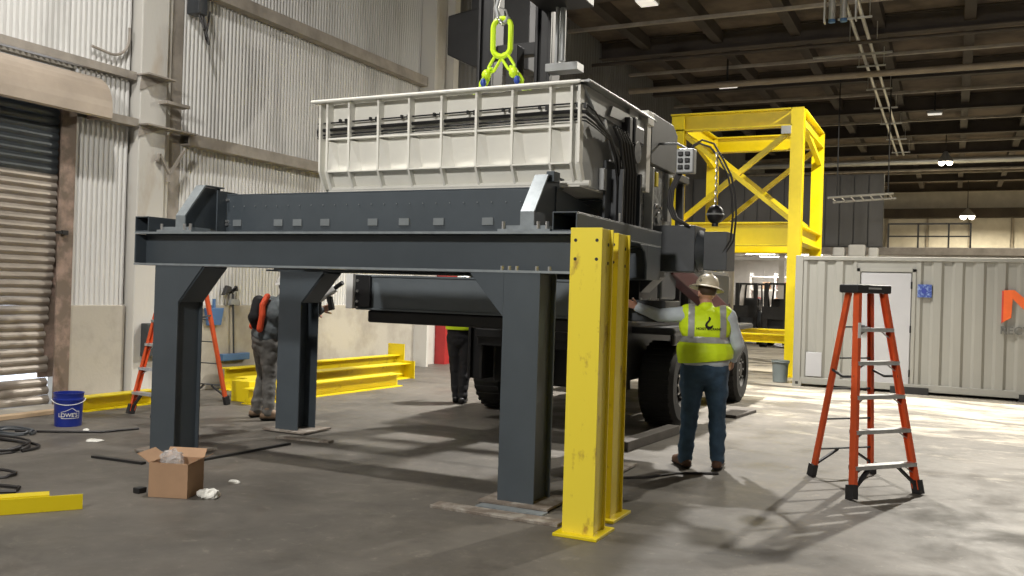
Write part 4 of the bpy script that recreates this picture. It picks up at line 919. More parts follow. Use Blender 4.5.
# timbers under / beside the truck
tag(MB().bar((-2.90, 8.5, .05), (-2.78, 9.95, .05), .14, .10).build('timber_skid', 'darktimber', bevel=.008), 'dark weathered timber on the floor between truck wheel and vested worker', 'timber')
tag(MB().bar((-2.6, 11.7, .02), (-2.5, 12.5, .02), .3, .04).build('ground_mat', 'darktimber', bevel=.008), 'flat dark mat on the floor right of the rear truck wheel', 'mat')
tubething([(-2.5, 7.2, .01), (-2.3, 7.35, .01), (-2.12, 7.7, .01), (-1.8, 7.9, .01)], .012, 'cable', 'cable', 'black cable on the floor at the vested worker feet', 'cable', 6)
# blue dustpan and broom hung on wall
t = thing('dustpan', 'blue dustpan hung on the left wall beside a broom', 'dustpan', (XW+.08, 9.75, .92))
MB().prism([(XW+.06, 9.60, 1.17), (XW+.06, 9.95, 1.17), (XW+.06, 9.90, .92), (XW+.06, 9.66, .92)], (.05, 0, 0)).build('pan', 'bluetool', t, bevel=.006)
MB().box(XW+.06, XW+.09, 9.76, 9.80, 1.17, 1.3).build('handle', 'bluetool', t)
t = thing('broom', 'blue push broom hung upright on the left wall', 'broom', (XW+.1, 10.2, .4))
MB().box(XW+.06, XW+.14, 9.92, 10.48, .40, .50).build('broom_head', 'bluetool', t, bevel=.008)
MB().cyl((XW+.1, 10.18, .50), (XW+.09, 10.14, 1.38), .014).build('handle', 'dark2', t)
MB().box(XW+.07, XW+.12, 10.08, 10.24, 1.22, 1.30).build('wall_hook', 'silver', t)
tag(MB().prism([(XW+.06, 9.92, 1.35), (XW+.06, 10.0, 1.5), (XW+.06, 10.08, 1.48), (XW+.06, 10.1, 1.38), (XW+.06, 10.20, 1.50), (XW+.06, 10.22, 1.42), (XW+.06, 10.05, 1.40)], (.06, 0, 0)).build('work_glove', 'black_plastic', bevel=.01), 'black work glove hung on the wall above the broom', 'glove')
tag(MB().box(XW+.153, XW+.27, 8.42, 8.72, .55, .98).build('wall_socket_box', 'dark2', bevel=.01), 'dark electrical box low on the pale column behind the left ladder', 'electrical box')
t = thing('floor_jack', 'small red jack on the floor behind the dark trousered worker', 'jack', (-6.4, 13.6, 0))
MB().box(-6.7, -6.1, 13.5, 13.8, .03, .14).build('jack_body', 'red', t, bevel=.02); MB().cyl((-6.55, 13.65, .14), (-6.55, 13.65, .24), .05).build('jack_saddle', 'red', t); MB().tube([(-6.2, 13.65, .12), (-5.9, 13.7, .3), (-5.7, 13.7, .5)], .02).build('jack_handle', 'white', t)
for x in (-6.6, -6.2): MB().cyl((x, 13.48, .04), (x, 13.52, .04), .04).build('wheel', 'dark', t)

# ================================================================== FAR WORK AREA
def forklift(x, y, label, mt):
    t = thing('forklift', label, 'forklift', (x, y, 0)); 
    MB().box(x-.5, x+.5, y+.4, y+2.2, .35, 1.1).build('body', mt, t, bevel=.05)
    for s_ in (-.3, .3): MB().box(x+s_-.06, x+s_+.06, y+.1, y+.25, .1, 2.05).build('mast_rail', 'dark', t)
    MB().box(x-.4, x+.4, y+.05, y+.1, .9, 1.3).build('carriage', 'dark', t)
    for a, b_ in (((x-.45, y+.6, 1.1), (x-.35, y+.9, 2.0)), ((x+.45, y+.6, 1.1), (x+.35, y+.9, 2.0)), ((x-.45, y+2, 1.1), (x-.35, y+1.8, 2.0)), ((x+.45, y+2, 1.1), (x+.35, y+1.8, 2.0))): MB().bar(a, b_, .05, .05).build('guard_post', 'dark', t)
    MB().box(x-.45, x+.45, y+.8, y+1.9, 2.0, 2.06).build('guard_roof', 'dark', t)
    MB().box(x-.25, x+.25, y+1.0, y+1.5, 1.1, 1.55).build('seat', 'dark', t, bevel=.05)
    for sx, sy in ((-.42, .55), (.42, .55), (-.42, 1.85), (.42, 1.85)): MB().cyl((x+sx-.1, y+sy, .28), (x+sx+.1, y+sy, .28), .28, n=20).build('wheel', 'rubber', t)
forklift(-5.0, 29.0, 'black forklift with open guard seen through the portal, right one', 'dark')
forklift(-6.2, 30.4, 'black forklift seen through the portal, left one beside the maroon cabinet', 'dark2')
t = thing('maroon_cabinet', 'maroon machine cabinet seen just right of the vested worker', 'cabinet', (-7.6, 31, 0)); MB().box(-8.6, -7.0, 30.6, 31.8, .1, 1.35).build('cabinet_body', 'maroon', t, bevel=.02)
MB().box(-8.55, -7.85, 30.57, 30.6, .2, 1.3).build('door', 'maroon', t, bevel=.01); MB().box(-7.75, -7.05, 30.57, 30.6, .2, 1.3).build('door', 'maroon', t, bevel=.01); MB().box(-8.6, -7.0, 30.6, 31.8, 0, .1).build('plinth', 'dark', t)
t = thing('grey_cabinet', 'tall grey cabinet behind the vested worker head', 'cabinet', (-5.8, 22.6, 0)); MB().box(-6.35, -5.25, 22.2, 22.8, .08, 2.2).build('cabinet_body', 'greybin', t, bevel=.01); MB().box(-6.3, -5.82, 22.17, 22.2, .15, 2.15).build('door', 'greybin', t); MB().box(-5.78, -5.3, 22.17, 22.2, .15, 2.15).build('door', 'greybin', t); MB().box(-6.35, -5.25, 22.2, 22.8, 0, .08).build('plinth', 'dark', t)
t = thing('blue_drum', 'blue drum on the floor under the lower yellow portal beam', 'drum', (-4.75, 21.8, 0))
MB().lathe([(.001, 0), (.2, 0), (.2, .02), (.195, .03), (.195, .22), (.205, .23), (.195, .24), (.195, .42), (.2, .43), (.2, .45), (.001, .45)], (-4.75, 21.8, 0), 24).build('drum_body', 'bluebin', t, smooth=True)
MB().cyl((-4.68, 21.8, .45), (-4.68, 21.8, .465), .03).build('bung', 'white', t)
MB().lathe([(.196, .10), (.199, .10), (.199, .2), (.196, .2)], (-4.75, 21.8, 0), 24).build('label_band', 'bluetool', t)
for x, zz in ((-6.9, 1.9), (-6.5, 2.3), (-6.0, 1.7)):
    pass
t = thing('storage_rack', 'white storage rack with small goods in the bright far work area', 'shelf', (-7.2, 42, 0))
for x in (-8.3, -7.2, -6.1): MB().box(x-.04, x+.04, 41.7, 42.3, 0, 2.7).build('upright', 'whitepaint', t)
for z_ in (.5, 1.2, 1.9, 2.5): MB().box(-8.3, -6.1, 41.7, 42.3, z_, z_+.05).build('shelf_board', 'whitepaint', t)
for i, (x, z_, m_) in enumerate(((-8.0, 1.25, 'red'), (-7.6, 1.95, 'card'), (-6.9, 1.95, 'red'), (-6.5, 1.25, 'bluebin'), (-7.0, 1.25, 'card'), (-6.4, 1.95, 'dark2'))):
    tag(bx(x-.16, x+.16, 41.75, 42.1, z_, z_+.34).build('storage_carton', m_), ['red carton on the rack, lower left', 'brown carton on the upper rack shelf, left', 'red carton on the upper rack shelf', 'blue carton on the rack, lower right', 'brown carton on the lower rack shelf, centre', 'dark carton on the upper rack shelf, right end'][i], 'carton', 'cartons on the far rack')
tag(bx(-5.6, -4.3, 33.0, 33.8, 0, .35).build('pallet_load', 'orange', bevel=.02), 'orange low crate on the floor behind the portal, beside the forklifts', 'crate')

# ================================================================== OVERHEAD
def pipe_x(x0, x1, y, z_, r, mt, label):
    return tag(MB().tube([(x0, y, z_), ((x0+x1)/2, y, z_), (x1, y, z_)], r, 12).build('overhead_pipe', mt, smooth=True), label, 'pipe')
pipe_x(-9.4, 13.8, 27.3, 7.98, .09, 'pipe', 'thick tan sprinkler pipe under the roof, nearest of the cross pipes')
pipe_x(-9.4, 13.8, 24.0, 8.02, .05, 'beam', 'thin dark pipe under the roof in front of the tan one')
pipe_x(-9.4, 13.8, 44.6, 7.95, .14, 'galv', 'grey cross pipe far off, just above the lit far lamp')
pipe_x(-9.4, 13.8, 44.6, 7.55, .06, 'girt', 'thin pipe just below the far grey cross pipe')
t = thing('cable_tray', 'pair of bright conduits running away under the roof with cross hangers', 'conduit', (-2.2, 32, 8.0))
for dx in (-.13, .13): MB().tube([(-2.2+dx, 21, 8.2), (-2.25+dx, 33, 8.2), (-2.3+dx, 44.2, 8.2)], .045, 8).build('conduit', 'galv', t, smooth=True)
for i, y in enumerate((22.3, 24.5, 27, 30, 33, 36, 39.5, 43)):
    MB().box(-2.6, -1.85, y-.03, y+.03, 8.12, 8.16).build('cross_bar', 'galv', t)
    for x in (-2.55, -1.9): MB().cyl((x, y, 8.16), (x, y, 9.0), .012, n=6).build('hanger_rod', 'galv', t)
MB().box(-3.6, -1.6, 25.6, 25.66, 8.11, 8.16).build('long_cross_bar', 'galv', bpy.data.objects['cable_tray'])
t = thing('twin_tube_fixture', 'hanging twin tube fixture at the near end of the conduits', 'light', (-2.3, 20.3, 7.2))
for dx in (-.14, .10): MB().tube([(-2.35+dx, 20.3, 7.55), (-2.35+dx, 20.3, 8.3)], .07, 12).build('tube', 'galv', t, smooth=True); MB().tube([(-2.35+dx, 20.3, 7.50), (-2.35+dx, 20.3, 7.56)], .075, 12).build('blue_collar', 'bluetool', t)
MB().box(-2.65, -2.62, 20.2, 20.4, 7.5, 9.0).box(-2.02, -1.99, 20.2, 20.4, 7.5, 9.0).build('hanger', 'galv', t)
def highbay(x, y, z_, label, lens, r=.22, n=2):
    t = thing('high_bay_lamp', label, 'light', (x, y, z_))
    MB().cyl((x, y, z_+.5), (x, y, ZC), .02).build('stem', 'dark', t)
    MB().lathe([(.06, .5), (.10, .45), (r, .10), (r, .04), (r-.01, .04), (.09, .44), (.001, .48)], (x, y, z_), 24).build('reflector', 'silver', t, smooth=True)
    for k in range(n): dx = (k-(n-1)/2)*r*1.0; MB().ell((x+dx, y, z_+.02), (r*.42, r*.42, r*.42)).build('bulb', lens, t, smooth=True)
highbay(-.44, 42.6, 7.55, 'bright lit high bay lamp hanging over the container, nearer of two', 'lens', .30)
highbay(.62, 58.2, 6.6, 'bright lit high bay lamp near the far wall', 'lens', .42)
def flatlamp(x, y, z_, label, w_=.55, l_=.3):
    t = thing('ceiling_lamp', label, 'light', (x, y, z_)); MB().box(x-w_/2, x+w_/2, y-l_/2, y+l_/2, z_+.03, z_+.12).build('housing', 'silver', t, bevel=.01)
    MB().box(x-w_/2+.03, x+w_/2-.03, y-l_/2+.03, y+l_/2-.03, z_, z_+.03).build('lens', 'lens_dim', t); MB().cyl((x, y, z_+.12), (x, y, ZC), .03).build('stem', 'dark', t)
flatlamp(-6.27, 19.2, 8.0, 'pale square ceiling lamp above the crane mast, nearest one', .45, .5)
flatlamp(-6.40, 27.7, 8.0, 'pale square ceiling lamp above the yellow portal', .6, .5)
flatlamp(-.75, 35.0, 8.2, 'small pale ceiling lamp under the roof above the container', .5, .3)
# dark duct at the far left corner under the roof
t = thing('roof_duct', 'large dark duct hood in the far left corner behind the chain', 'duct', (-6.4, 12.3, 4.8))
MB().prism([(-7.1, 12, 5.15), (-7.1, 12, 5.75), (-5.7, 12, 5.95), (-5.7, 12, 4.80), (-6.65, 12, 4.93)], (0, .5, 0)).build('hood', 'dark', t, bevel=.02)
MB().box(-6.8, -6.6, 12.2, 12.3, 5.8, 9.0).build('hanger', 'dark', t); MB().box(-5.9, -5.8, 12.2, 12.3, 5.9, 9.0).build('hanger', 'dark', t)
# grille / ladder rack hung over container
t = thing('hung_ladder', 'aluminium ladder hung flat under the roof over the container', 'ladder', (-1.9, 30.5, 5.2))
for y in (29.6, 31.0): MB().tube([(-3.6, y, 4.75), (-1.7, y, 4.85)], .035, 6).build('rail', 'galv', t)
for i in range(7): MB().cyl((-3.5+.28*i, 29.6, 4.76+.015*i), (-3.5+.28*i, 31.0, 4.76+.015*i), .02, n=6).build('rung', 'galv', t)
for x in (-3.4, -1.9): MB().cyl((x, 30.3, 4.8), (x, 30.3, 9), .02, n=6).build('hanger', 'dark', t)
# mezzanine railing above the container
t = thing('platform_railing', 'dark railing on the platform beyond the container roof', 'railing', (0, 35.7, 3.55))
for x in (-2.2, -1.2, -.2, .5): MB().box(x-.03, x+.03, 35.9, 35.96, 3.55, 4.45).build('baluster', 'dark', t)
MB().box(-2.2, .5, 35.9, 35.96, 4.40, 4.46).build('top_rail', 'dark', t); MB().box(-2.2, .5, 35.9, 35.96, 3.95, 4.0).build('mid_rail', 'dark', t)
for i, (x, w_) in enumerate(((-3.7, .2), (-3.1, .28), (-2.55, .16))):
    tag(bx(x-w_, x+w_, 33.9, 34.4, 3.1, 3.45+.1*(i % 2)).build('stored_sack', 'white', bevel=.06), ['white sack on the shelf over the container, left', 'large white sack on the shelf over the container, middle', 'small white sack on the shelf over the container, right'][i], 'sack')
tag(bx(-4.2, -1.5, 33.7, 34.8, 3.0, 3.1).box(-4.1, -4.0, 33.8, 33.9, 0, 3.0).box(-1.7, -1.6, 33.8, 33.9, 0, 3.0).box(-4.1, -4.0, 34.6, 34.7, 0, 3.0).box(-1.7, -1.6, 34.6, 34.7, 0, 3.0).build('storage_platform', 'girt'), 'raised storage shelf behind the container', 'shelf')

# ================================================================== PEOPLE
def lerp(a, b_, t): return Vector(a)+(Vector(b_)-Vector(a))*t
def hand(mb, wrist, d, nrm, curl=.6, side=1, sc=1.):
    """d: hand direction, nrm: out of the palm, side: thumb side sign"""
    d = Vector(d).normalized(); nrm = Vector(nrm); nrm = (nrm-d*nrm.dot(d)).normalized(); s_ = d.cross(nrm)*side; w_ = Vector(wrist)
    pc = w_+d*.05*sc
    for k in (-1.5, -.5, .5, 1.5): mb.cap(w_+d*.012+s_*k*.012, w_+d*.085*sc+s_*k*.020*sc, .014, .0115)
    for k, ln in zip((1.5, .5, -.5, -1.5), (.072, .082, .076, .06)):
        p = w_+d*.088*sc+s_*k*.021*sc; dd_ = d; L3 = (ln*.45, ln*.32, ln*.25)
        for j, l_ in enumerate(L3):
            a = curl*(.5, .9, .7)[j]; dd_ = (dd_*math.cos(a)+nrm*math.sin(a)).normalized(); q = p+dd_*l_*sc; mb.cap(p, q, .0092-.0008*j, .0086-.0009*j); p = q
    p = w_+d*.02+s_*.028; dd_ = (d*.75+s_*.6+nrm*.35).normalized()
    for l_, r_ in ((.042, .0125), (.033, .011), (.026, .010)):
        q = p+dd_*l_; mb.cap(p, q, r_, r_*.93); p = q; dd_ = (dd_+nrm*.25*curl+d*.2).normalized()
def make_person(label, loc, rz, J, girth=1., mats=None, hat='full', vest=None, hands=None, extra_wr=.006, boots='boot'):
    t = thing('person', label, 'person', loc, rz)
    m_ = mats
    def bl(mb, name, mt, **k): return mb.build(name, mt, t, off=Vector((0, 0, 0)), smooth=True, **k)
    pel, bel, che, nk, hd = (Vector(J[k]) for k in ('pelvis', 'belly', 'chest', 'neck', 'head'))
    tilt = (nk-pel).normalized(); G = girth
    rot = Vector((0, 0, 1)).rotation_difference(tilt).to_matrix()
    hr = J.get('head_rot', 0); HR = Matrix.Rotation(hr, 3, 'Z')
    body = MB()
    body.ell(pel, (.165*G, .12*G, .12), rot=rot); body.ell(bel, (.16*G, .125*G, .15), rot=rot); body.ell(che, (.175*G**.5, .115*G**.5, .17), rot=rot)
    body.cap(lerp(che, nk, .5), nk+(hd-nk)*.3, .075, .058)
    # head
    body.ell(hd+Vector((0, 0, .02)), (.077, .092, .105)); body.ell(hd+HR @ Vector((0, .03, -.055)), (.055, .06, .055))
    body.cap(hd+HR @ Vector((0, .085, .01)), hd+HR @ Vector((0, .108, -.022)), .010, .014)       # nose
    for s_ in (-1, 1): body.ell(hd+HR @ Vector((s_*.080, 0, -.01)), (.010, .022, .032)); body.ell(hd+HR @ Vector((s_*.03, .082, .032)), (.022, .012, .008))
    body.ell(hd+HR @ Vector((0, .085, -.055)), (.024, .011, .008)); body.ell(hd+HR @ Vector((0, .075, -.092)), (.022, .018, .014))
    for s_ in ('l', 'r'):
        sh, el, wr = (Vector(J[k+s_]) for k in ('sh_', 'el_', 'wr_')); hp_, kn, an = (Vector(J[k+s_]) for k in ('hip_', 'kn_', 'an_'))
        body.cap(lerp(che, sh, .6)+Vector((0, 0, .05)), sh, .07, .062); body.cap(sh, el, .056, .043); body.cap(el, lerp(el, wr, .35), .043, .042); body.cap(lerp(el, wr, .35), wr, .042, .027)
        body.cap(hp_, kn, .088*G**.5, .058); body.cap(kn, lerp(kn, an, .35), .057, .060); body.cap(lerp(kn, an, .35), an, .058, .038)
        body.cap(an, an+Vector(J.get('toe_'+s_, (0, .14, -.05))), .038, .03)
        hs = hands[s_]; hand(body, wr, hs[0], hs[1], hs[2], hs[3])
    body.v = [Vector((p.x, p.y, max(p.z, .02))) for p in body.v]
    bo = bl(remesh(body, .0065, 1), 'body', 'skin')
    for s_ in (-1, 1): sub2 = MB().ell(hd+HR @ Vector((s_*.03, .083, .015)), (.011, .008, .008)).build('eye', 'eye', t, off=Vector((0, 0, 0)), smooth=True)
    # hair
    hm = MB(); hm.ell(hd+HR @ Vector((0, -.012, .035)), (.083, .092, .098), 24, 16); hm.v = [p for p in hm.v]
    for i, p in enumerate(hm.v):
        q = HR.transposed() @ (p-hd)
        if q.y > .05 and q.z < .06: hm.v[i] = hd+HR @ Vector((q.x*.8, .05, q.z))
        if q.z < -.03: hm.v[i] = hd+HR @ Vector((q.x*.85, q.y*.85, -.03))
    bl(hm, 'hair', 'hair')
    # shirt
    sh_ = MB(); sh_.ell(pel+Vector((0, 0, .05)), (.185*G, .142*G, .11), rot=rot); sh_.ell(bel, (.182*G, .148*G, .16), rot=rot); sh_.ell(che, (.20*G**.5, .14*G**.5, .175), rot=rot)
    sh_.cap(lerp(che, nk, .6), lerp(nk, hd, .02), .085, .066)
    for s_ in ('l', 'r'):
        sh, el, wr = (Vector(J[k+s_]) for k in ('sh_', 'el_', 'wr_'))
        sh_.cap(lerp(che, sh, .5)+Vector((0, 0, .05)), sh, .085, .078); sh_.cap(sh, el, .076, .060); sh_.cap(el, lerp(el, wr, .93), .060, .043)
    so = bl(remesh(sh_, .012, 2, extra_wr), 'shirt', m_['shirt'])
    # trousers
    tr_ = MB(); tr_.ell(pel, (.178*G, .135*G, .12), rot=rot); tr_.ell(pel-Vector((0, .03, .06)), (.15*G, .10*G, .11))
    for s_ in ('l', 'r'):
        hp_, kn, an = (Vector(J[k+s_]) for k in ('hip_', 'kn_', 'an_'))
        tr_.cap(hp_+Vector((0, 0, .02)), kn, .108*G**.6, .080); tr_.cap(kn, an+Vector((0, 0, .0)), .080, .066)
    tr_.v = [Vector((p.x, p.y, max(p.z, .035))) for p in tr_.v]
    bl(remesh(tr_, .012, 2, extra_wr*1.6, 8), 'trousers', m_['trousers'])
    for s_ in ('l', 'r'):
        an = Vector(J['an_'+s_]); toe = Vector(J.get('toe_'+s_, (0, .14, -.05))); tip = an+toe*1.15; tip.z = .05; heel = an-Vector((toe.x, toe.y, 0))*.28; heel.z = .05
        b_ = MB(); b_.cap(an+Vector((0, 0, .04)), an, .056, .054); b_.cap(heel, tip, .047, .045); b_.cap(an, tip, .05, .04); b_.v = [Vector((p.x, p.y, max(p.z, .012))) for p in b_.v]
        bo_ = bl(remesh(b_, .01, 1), 'boot', boots)
        s2 = MB(); s2.cap(heel, tip, .052, .050); s2.v = [Vector((p.x, p.y, min(max(p.z, 0.0), .028))) for p in s2.v]; sub(bo_, s2, 'sole', 'sole') if False else s2.build('sole', 'sole', t, off=Vector((0, 0, 0)))
    res = {'root': t, 'bl': bl}
    if vest:
        vm = MB(); vm.ell(bel-Vector((0, 0, .05)), (.205*G, .168*G, .20), rot=rot); vm.ell(che, (.215*G**.5, .158*G**.5, .19), rot=rot); vm.ell(pel+Vector((0, 0, .13)), (.212*G, .172*G, .20), rot=rot); vm.cap(lerp(che, nk, .5), nk, .10, .07)
        for s_ in ('l', 'r'): sh = Vector(J['sh_'+s_]); vm.cap(lerp(che, sh, .45)+Vector((0, 0, .05)), lerp(che, sh, .82)+Vector((0, 0, .035)), .093, .088)
        rm = remesh(vm, .012, 2, .007, 7)
        bm = bmesh.new(); me = rm.mesh('v'); bm.from_mesh(me)
        geo = bm.verts[:]+bm.edges[:]+bm.faces[:]
        bmesh.ops.bisect_plane(bm, geom=geo, plane_co=(0, 0, vest['hem']), plane_no=(vest.get('tilt', 0), 0, -1), clear_outer=True)
        bmesh.ops.bisect_plane(bm, geom=bm.verts[:]+bm.edges[:]+bm.faces[:], plane_co=(0, 0, vest['neck']), plane_no=(0, 0, 1), clear_outer=True)
        bmesh.ops.solidify(bm, geom=bm.faces[:], thickness=-.004) if False else None
        mv = bpy.data.meshes.new('vest'); bm.to_mesh(mv)
        v2 = MB(); v2.add([v.co.copy() for v in mv.vertices], [tuple(p.vertices) for p in mv.polygons]); vo = bl(v2, 'safety_vest', m_['vest'])
        sd = vo.modifiers.new('thick', 'SOLIDIFY'); sd.thickness = .004; sd.offset = -1
        bmv = BVHTree.FromPolygons([v.co for v in mv.vertices], [tuple(p.vertices) for p in mv.polygons])
        def strip(planes, off=.004):
            b2 = bmesh.new(); b2.from_mesh(mv)
            for co, no in planes: bmesh.ops.bisect_plane(b2, geom=b2.verts[:]+b2.edges[:]+b2.faces[:], plane_co=co, plane_no=no, clear_outer=True)
            b2.normal_update()
            for v in b2.verts: v.co += v.normal*off
            ms = bpy.data.meshes.new('s'); b2.to_mesh(ms); b2.free()
            o_ = MB(); o_.add([v.co.copy() for v in ms.vertices], [tuple(p.vertices) for p in ms.polygons]); return o_
        zb = vest['band']
        if zb: bl(strip([((0, 0, zb+.028), (0, 0, 1)), ((0, 0, zb-.028), (0, 0, -1))]), 'reflective_band', 'tape')
        for xx in vest.get('straps', ()):
            bl(strip([((xx+.027, 0, 0), (1, 0, 0)), ((xx-.027, 0, 0), (-1, 0, 0)), ((0, 0, zb), (0, 0, -1)), ((0, 0, 0), (0, 1, 0)) if False else ((0, .16, 0), (0, 1, 0))]), 'reflective_strap', 'tape')
        def conform(mb, off=.007):
            for i, p in enumerate(mb.v):
                h_ = bmv.ray_cast(Vector((p.x, -1, p.z)), Vector((0, 1, 0)))
                if h_[0] is not None: mb.v[i] = Vector((p.x, h_[0].y-off-p.y, p.z))
            return mb
        res['conform'] = conform
        bm.free()
    # hat
    if hat:
        hm = hat; c_ = hd+Vector((0, 0, .055)); R_ = HR @ Matrix.Rotation(hm.get('ty', 0), 3, 'Y') @ Matrix.Rotation(hm.get('tx', 0), 3, 'X')
        g = MB().lathe([(.001, .122), (.045, .112), (.085, .085), (.105, .045), (.112, .0), (.108, -.01)], (0, 0, 0), 28)
        g.v = [Vector((p.x*.92, p.y*1.1, p.z)) for p in g.v]; g.v = [R_ @ p+c_ for p in g.v]; h1 = bl(g, 'hard_hat', hm['mat'])
        br = hm.get('brim', .055)
        g = MB().lathe([(.100, .004), (.112+br*.5, -.004), (.112+br, -.018), (.112+br, -.024), (.112+br*.5, -.011), (.100, -.004), (.100, .004)], (0, 0, 0), 32)
        g.v = [Vector((p.x*.94, p.y*1.08, p.z)) for p in g.v]; g.v = [R_ @ p+c_ for p in g.v]; g.build('hat_brim', hm['mat'], t, off=Vector((0, 0, 0)), smooth=True)
        g = MB().tube([R_ @ Vector((0, -.115+.23*i/8, .02+.11*math.sin(PI*i/8)))+c_ for i in range(9)], .008, 6); g.build('hat_ridge', hm['mat'], t, off=Vector((0, 0, 0)), smooth=True)
    return res
# --- near worker (back to us, left arm reaching the rear right leg)
LOCW = Vector((-2.0, 8.1, 0)); RZW = .30
Ri = Matrix.Rotation(-RZW, 3, 'Z')
def wl_(x, y, z_): return Ri @ (Vector((x, y, z_))-LOCW)
J = dict(pelvis=(0, 0, .92), belly=(0, .02, 1.06), chest=(0, .0, 1.27), neck=(0, .02, 1.45), head=(.005, .05, 1.585), head_rot=.45,
         sh_l=(-.185, .0, 1.385), sh_r=(.195, .0, 1.375), hip_l=(-.10, 0, .87), hip_r=(.10, 0, .87), kn_l=(-.115, .02, .49), kn_r=(.125, .02, .49),
         an_l=(-.15, -.01, .09), an_r=(.14, -.01, .09), toe_l=(-.06, .13, -.05), toe_r=(.03, .14, -.05),
         el_r=(.29, .03, 1.12), wr_r=(.27, .22, .98))
J['wr_l'] = tuple(wl_(-2.60, 7.92, 1.44)); J['el_l'] = tuple(lerp(J['sh_l'], J['wr_l'], .52)+Vector((0, .03, -.05)))
hdl = (wl_(-2.66, 7.85, 1.47)-wl_(-2.60, 7.92, 1.44))
W = make_person('person in yellow hi-vis vest, jeans and tan hard hat, left arm stretched out', LOCW, RZW, J, 1.22,
    dict(shirt='shirt', trousers='denim', vest='hivis'), hat=dict(mat='hat', ty=.22, tx=-.06, brim=.05), vest=dict(hem=.97, neck=1.50, band=1.165, straps=(-.13, .145), tilt=.12),
    hands=dict(l=(hdl, Ri @ Vector((-.3, -.9, 0)), .35, 1), r=((0, .6, -.5), (-1, 0, 0), .7, 1)), extra_wr=.008)
bl, cf = W['bl'], W['conform']
# hook emblem and lettering on the back
ctl = [(.000, .072, .004), (.007, .056, .010), (.000, .038, .007), (-.017, .020, .008), (-.026, .000, .010), (-.016, -.020, .013), (.006, -.028, .014), (.024, -.016, .009), (.034, -.002, .002)]
hk_ = []
for i in range(24):
    u = i/23*(len(ctl)-1); k = min(len(ctl)-2, int(u)); f_ = u-k; hk_.append(tuple(ctl[k][q]*(1-f_)+ctl[k+1][q]*f_ for q in range(3)))
g = MB(); pv = None
ring = []
for i, (x, z_, r_) in enumerate(hk_):
    a = hk_[max(0, i-1)]; b_ = hk_[min(23, i+1)]; d_ = Vector((b_[0]-a[0], b_[1]-a[1])).normalized(); n_ = Vector((-d_.y, d_.x))
    ring += [(x+n_.x*r_, 0, z_+n_.y*r_), (x-n_.x*r_, 0, z_-n_.y*r_)]
g.add([(p[0]+.02, 0, p[2]+1.30) for p in ring], [(2*i, 2*i+2, 2*i+3, 2*i+1) for i in range(23)])
bl(cf(g), 'hook_emblem', 'blackcloth')
tm = text_mesh('HOIST & CRANE', .030, .0, .0006); cxm = (min(p.x for p in tm.v)+max(p.x for p in tm.v))/2
tm.v = [Vector((p.x-cxm+.02, 0, p.y+1.255)) for p in tm.v]; bl(cf(tm), 'lettering', 'blackcloth')
# --- left worker (behind the rear left leg, leaning in)
J2 = dict(pelvis=(0, 0, .90), belly=(.03, .04, 1.03), chest=(.09, .08, 1.22), neck=(.14, .14, 1.38), head=(.17, .18, 1.50), head_rot=-.5,
          sh_l=(-.09, .08, 1.32), sh_r=(.27, .10, 1.30), hip_l=(-.09, 0, .86), hip_r=(.09, 0, .86), kn_l=(-.12, .05, .48), kn_r=(.10, .03, .48),
          an_l=(-.13, -.03, .09), an_r=(.16, -.01, .09), toe_l=(-.02, .14, -.05), toe_r=(.06, .13, -.05),
          el_l=(.02, .32, 1.15), wr_l=(.24, .44, 1.22), el_r=(.42, .28, 1.12), wr_r=(.46, .47, 1.27))
W2 = make_person('person in dark hoodie with orange straps and grey trousers behind the rear left leg', (-7.05, 8.05, 0), -.45, J2, 1.12,
    dict(shirt='greycloth', trousers='greypants', vest='hivis_orange'), hat=dict(mat='white', brim=.02), vest=None,
    hands=dict(l=((.8, .4, .1), (0, -.2, -1), .9, 1), r=((.3, .9, .3), (-1, 0, 0), .9, -1)), boots='boot_tan')
g = MB(); g.cap((-.10, .07, 1.33), (-.15, .05, 1.16), .05, .06); g.v = [p for p in g.v]
t2 = W2['root']
for nm, pts in (('vest_strap', [(-.16, .06, 1.34), (-.185, .0, 1.25), (-.165, -.06, 1.15), (-.10, -.115, 1.05)]), ('vest_strap', [(.12, -.04, 1.40), (.14, -.10, 1.30), (.16, -.11, 1.18), (.15, -.13, 1.03)])):
    g = MB(); 
    for a, b_ in zip(pts[:-1], pts[1:]): g.cap(a, b_, .036, .038)
    remesh(g, .010, 2).build(nm, 'hivis_orange', t2, off=Vector((0, 0, 0)), smooth=True)
g = MB()
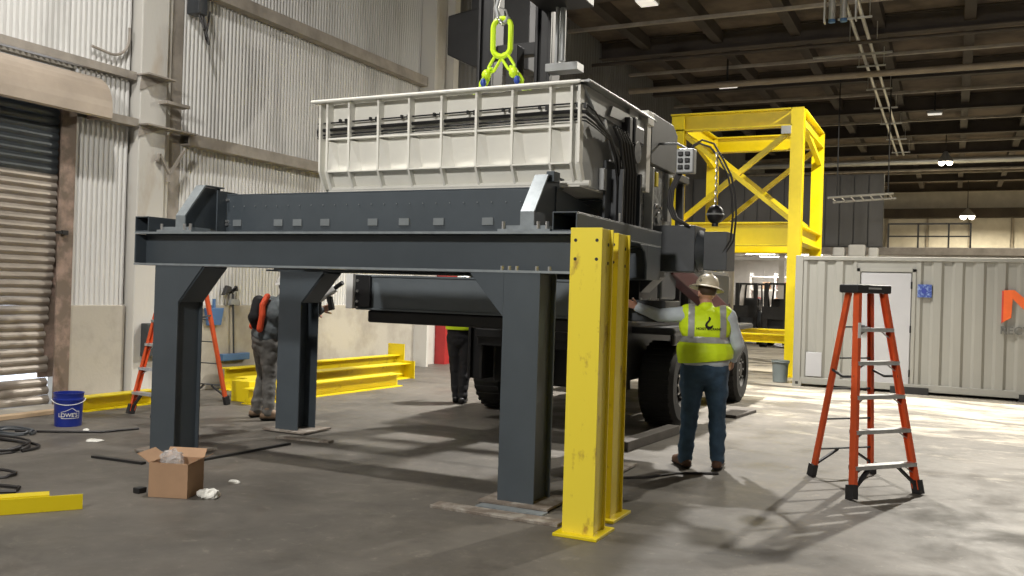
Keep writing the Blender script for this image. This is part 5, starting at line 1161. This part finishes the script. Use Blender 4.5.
for a, b_ in (((.0, -.09, 1.34), (.03, -.15, 1.16)), ((.03, -.15, 1.16), (.02, -.12, 1.08))): g.cap(a, b_, .072, .06)
remesh(g, .012, 2).build('hood', 'blackcloth', t2, off=Vector((0, 0, 0)), smooth=True)
t = thing('impact_wrench', 'black and pale power wrench held by the left worker right of the rear left leg', 'tool', (-6.33, 8.2, 1.3))
wc = Vector((-6.30, 8.20, 1.42))
MB().bar(wc+Vector((-.16, 0, -.05)), wc+Vector((.1, 0, .1)), .08, .09).build('tool_body', 'white', t, bevel=.02); MB().bar(wc+Vector((-.12, 0, -.04)), wc+Vector((-.10, 0, -.2)), .045, .04).build('tool_handle', 'dark', t, bevel=.01)
MB().cyl(wc+Vector((.1, 0, .1)), wc+Vector((.2, 0, .16)), .025).build('socket', 'dark', t); MB().bar(wc+Vector((.04, -.02, .0)), wc+Vector((.08, -.02, -.15)), .05, .06).build('battery', 'dark', t, bevel=.01)
# --- rear worker: mostly hidden by the girders, legs in view
J3 = dict(pelvis=(0, 0, .92), belly=(0, .01, 1.06), chest=(0, .0, 1.27), neck=(0, .01, 1.44), head=(0, .03, 1.58), head_rot=.2,
         sh_l=(-.19, .0, 1.38), sh_r=(.19, .0, 1.38), hip_l=(-.09, 0, .87), hip_r=(.09, 0, .87), kn_l=(-.07, .04, .48), kn_r=(.07, .0, .48),
         an_l=(-.05, .06, .09), an_r=(.06, -.06, .09), el_l=(-.26, .03, 1.12), wr_l=(-.16, .22, 1.12), el_r=(.27, .03, 1.12), wr_r=(.24, .18, 1.0))
W3 = make_person('person in black trousers behind the frame, only the legs in view', (-6.0, 10.75, 0), .3, J3, 1.05,
    dict(shirt='blackcloth', trousers='blackcloth', vest='hivis'), hat=dict(mat='white', brim=.02), vest=dict(hem=1.0, neck=1.49, band=1.17, straps=(-.12, .12)),
    hands=dict(l=((.3, .9, 0), (1, 0, 0), .5, 1), r=((0, .6, -.6), (-1, 0, 0), .5, -1)), boots='dark')

# tidy: no stray helper data
for me in list(bpy.data.meshes):
    if me.users == 0: bpy.data.meshes.remove(me)
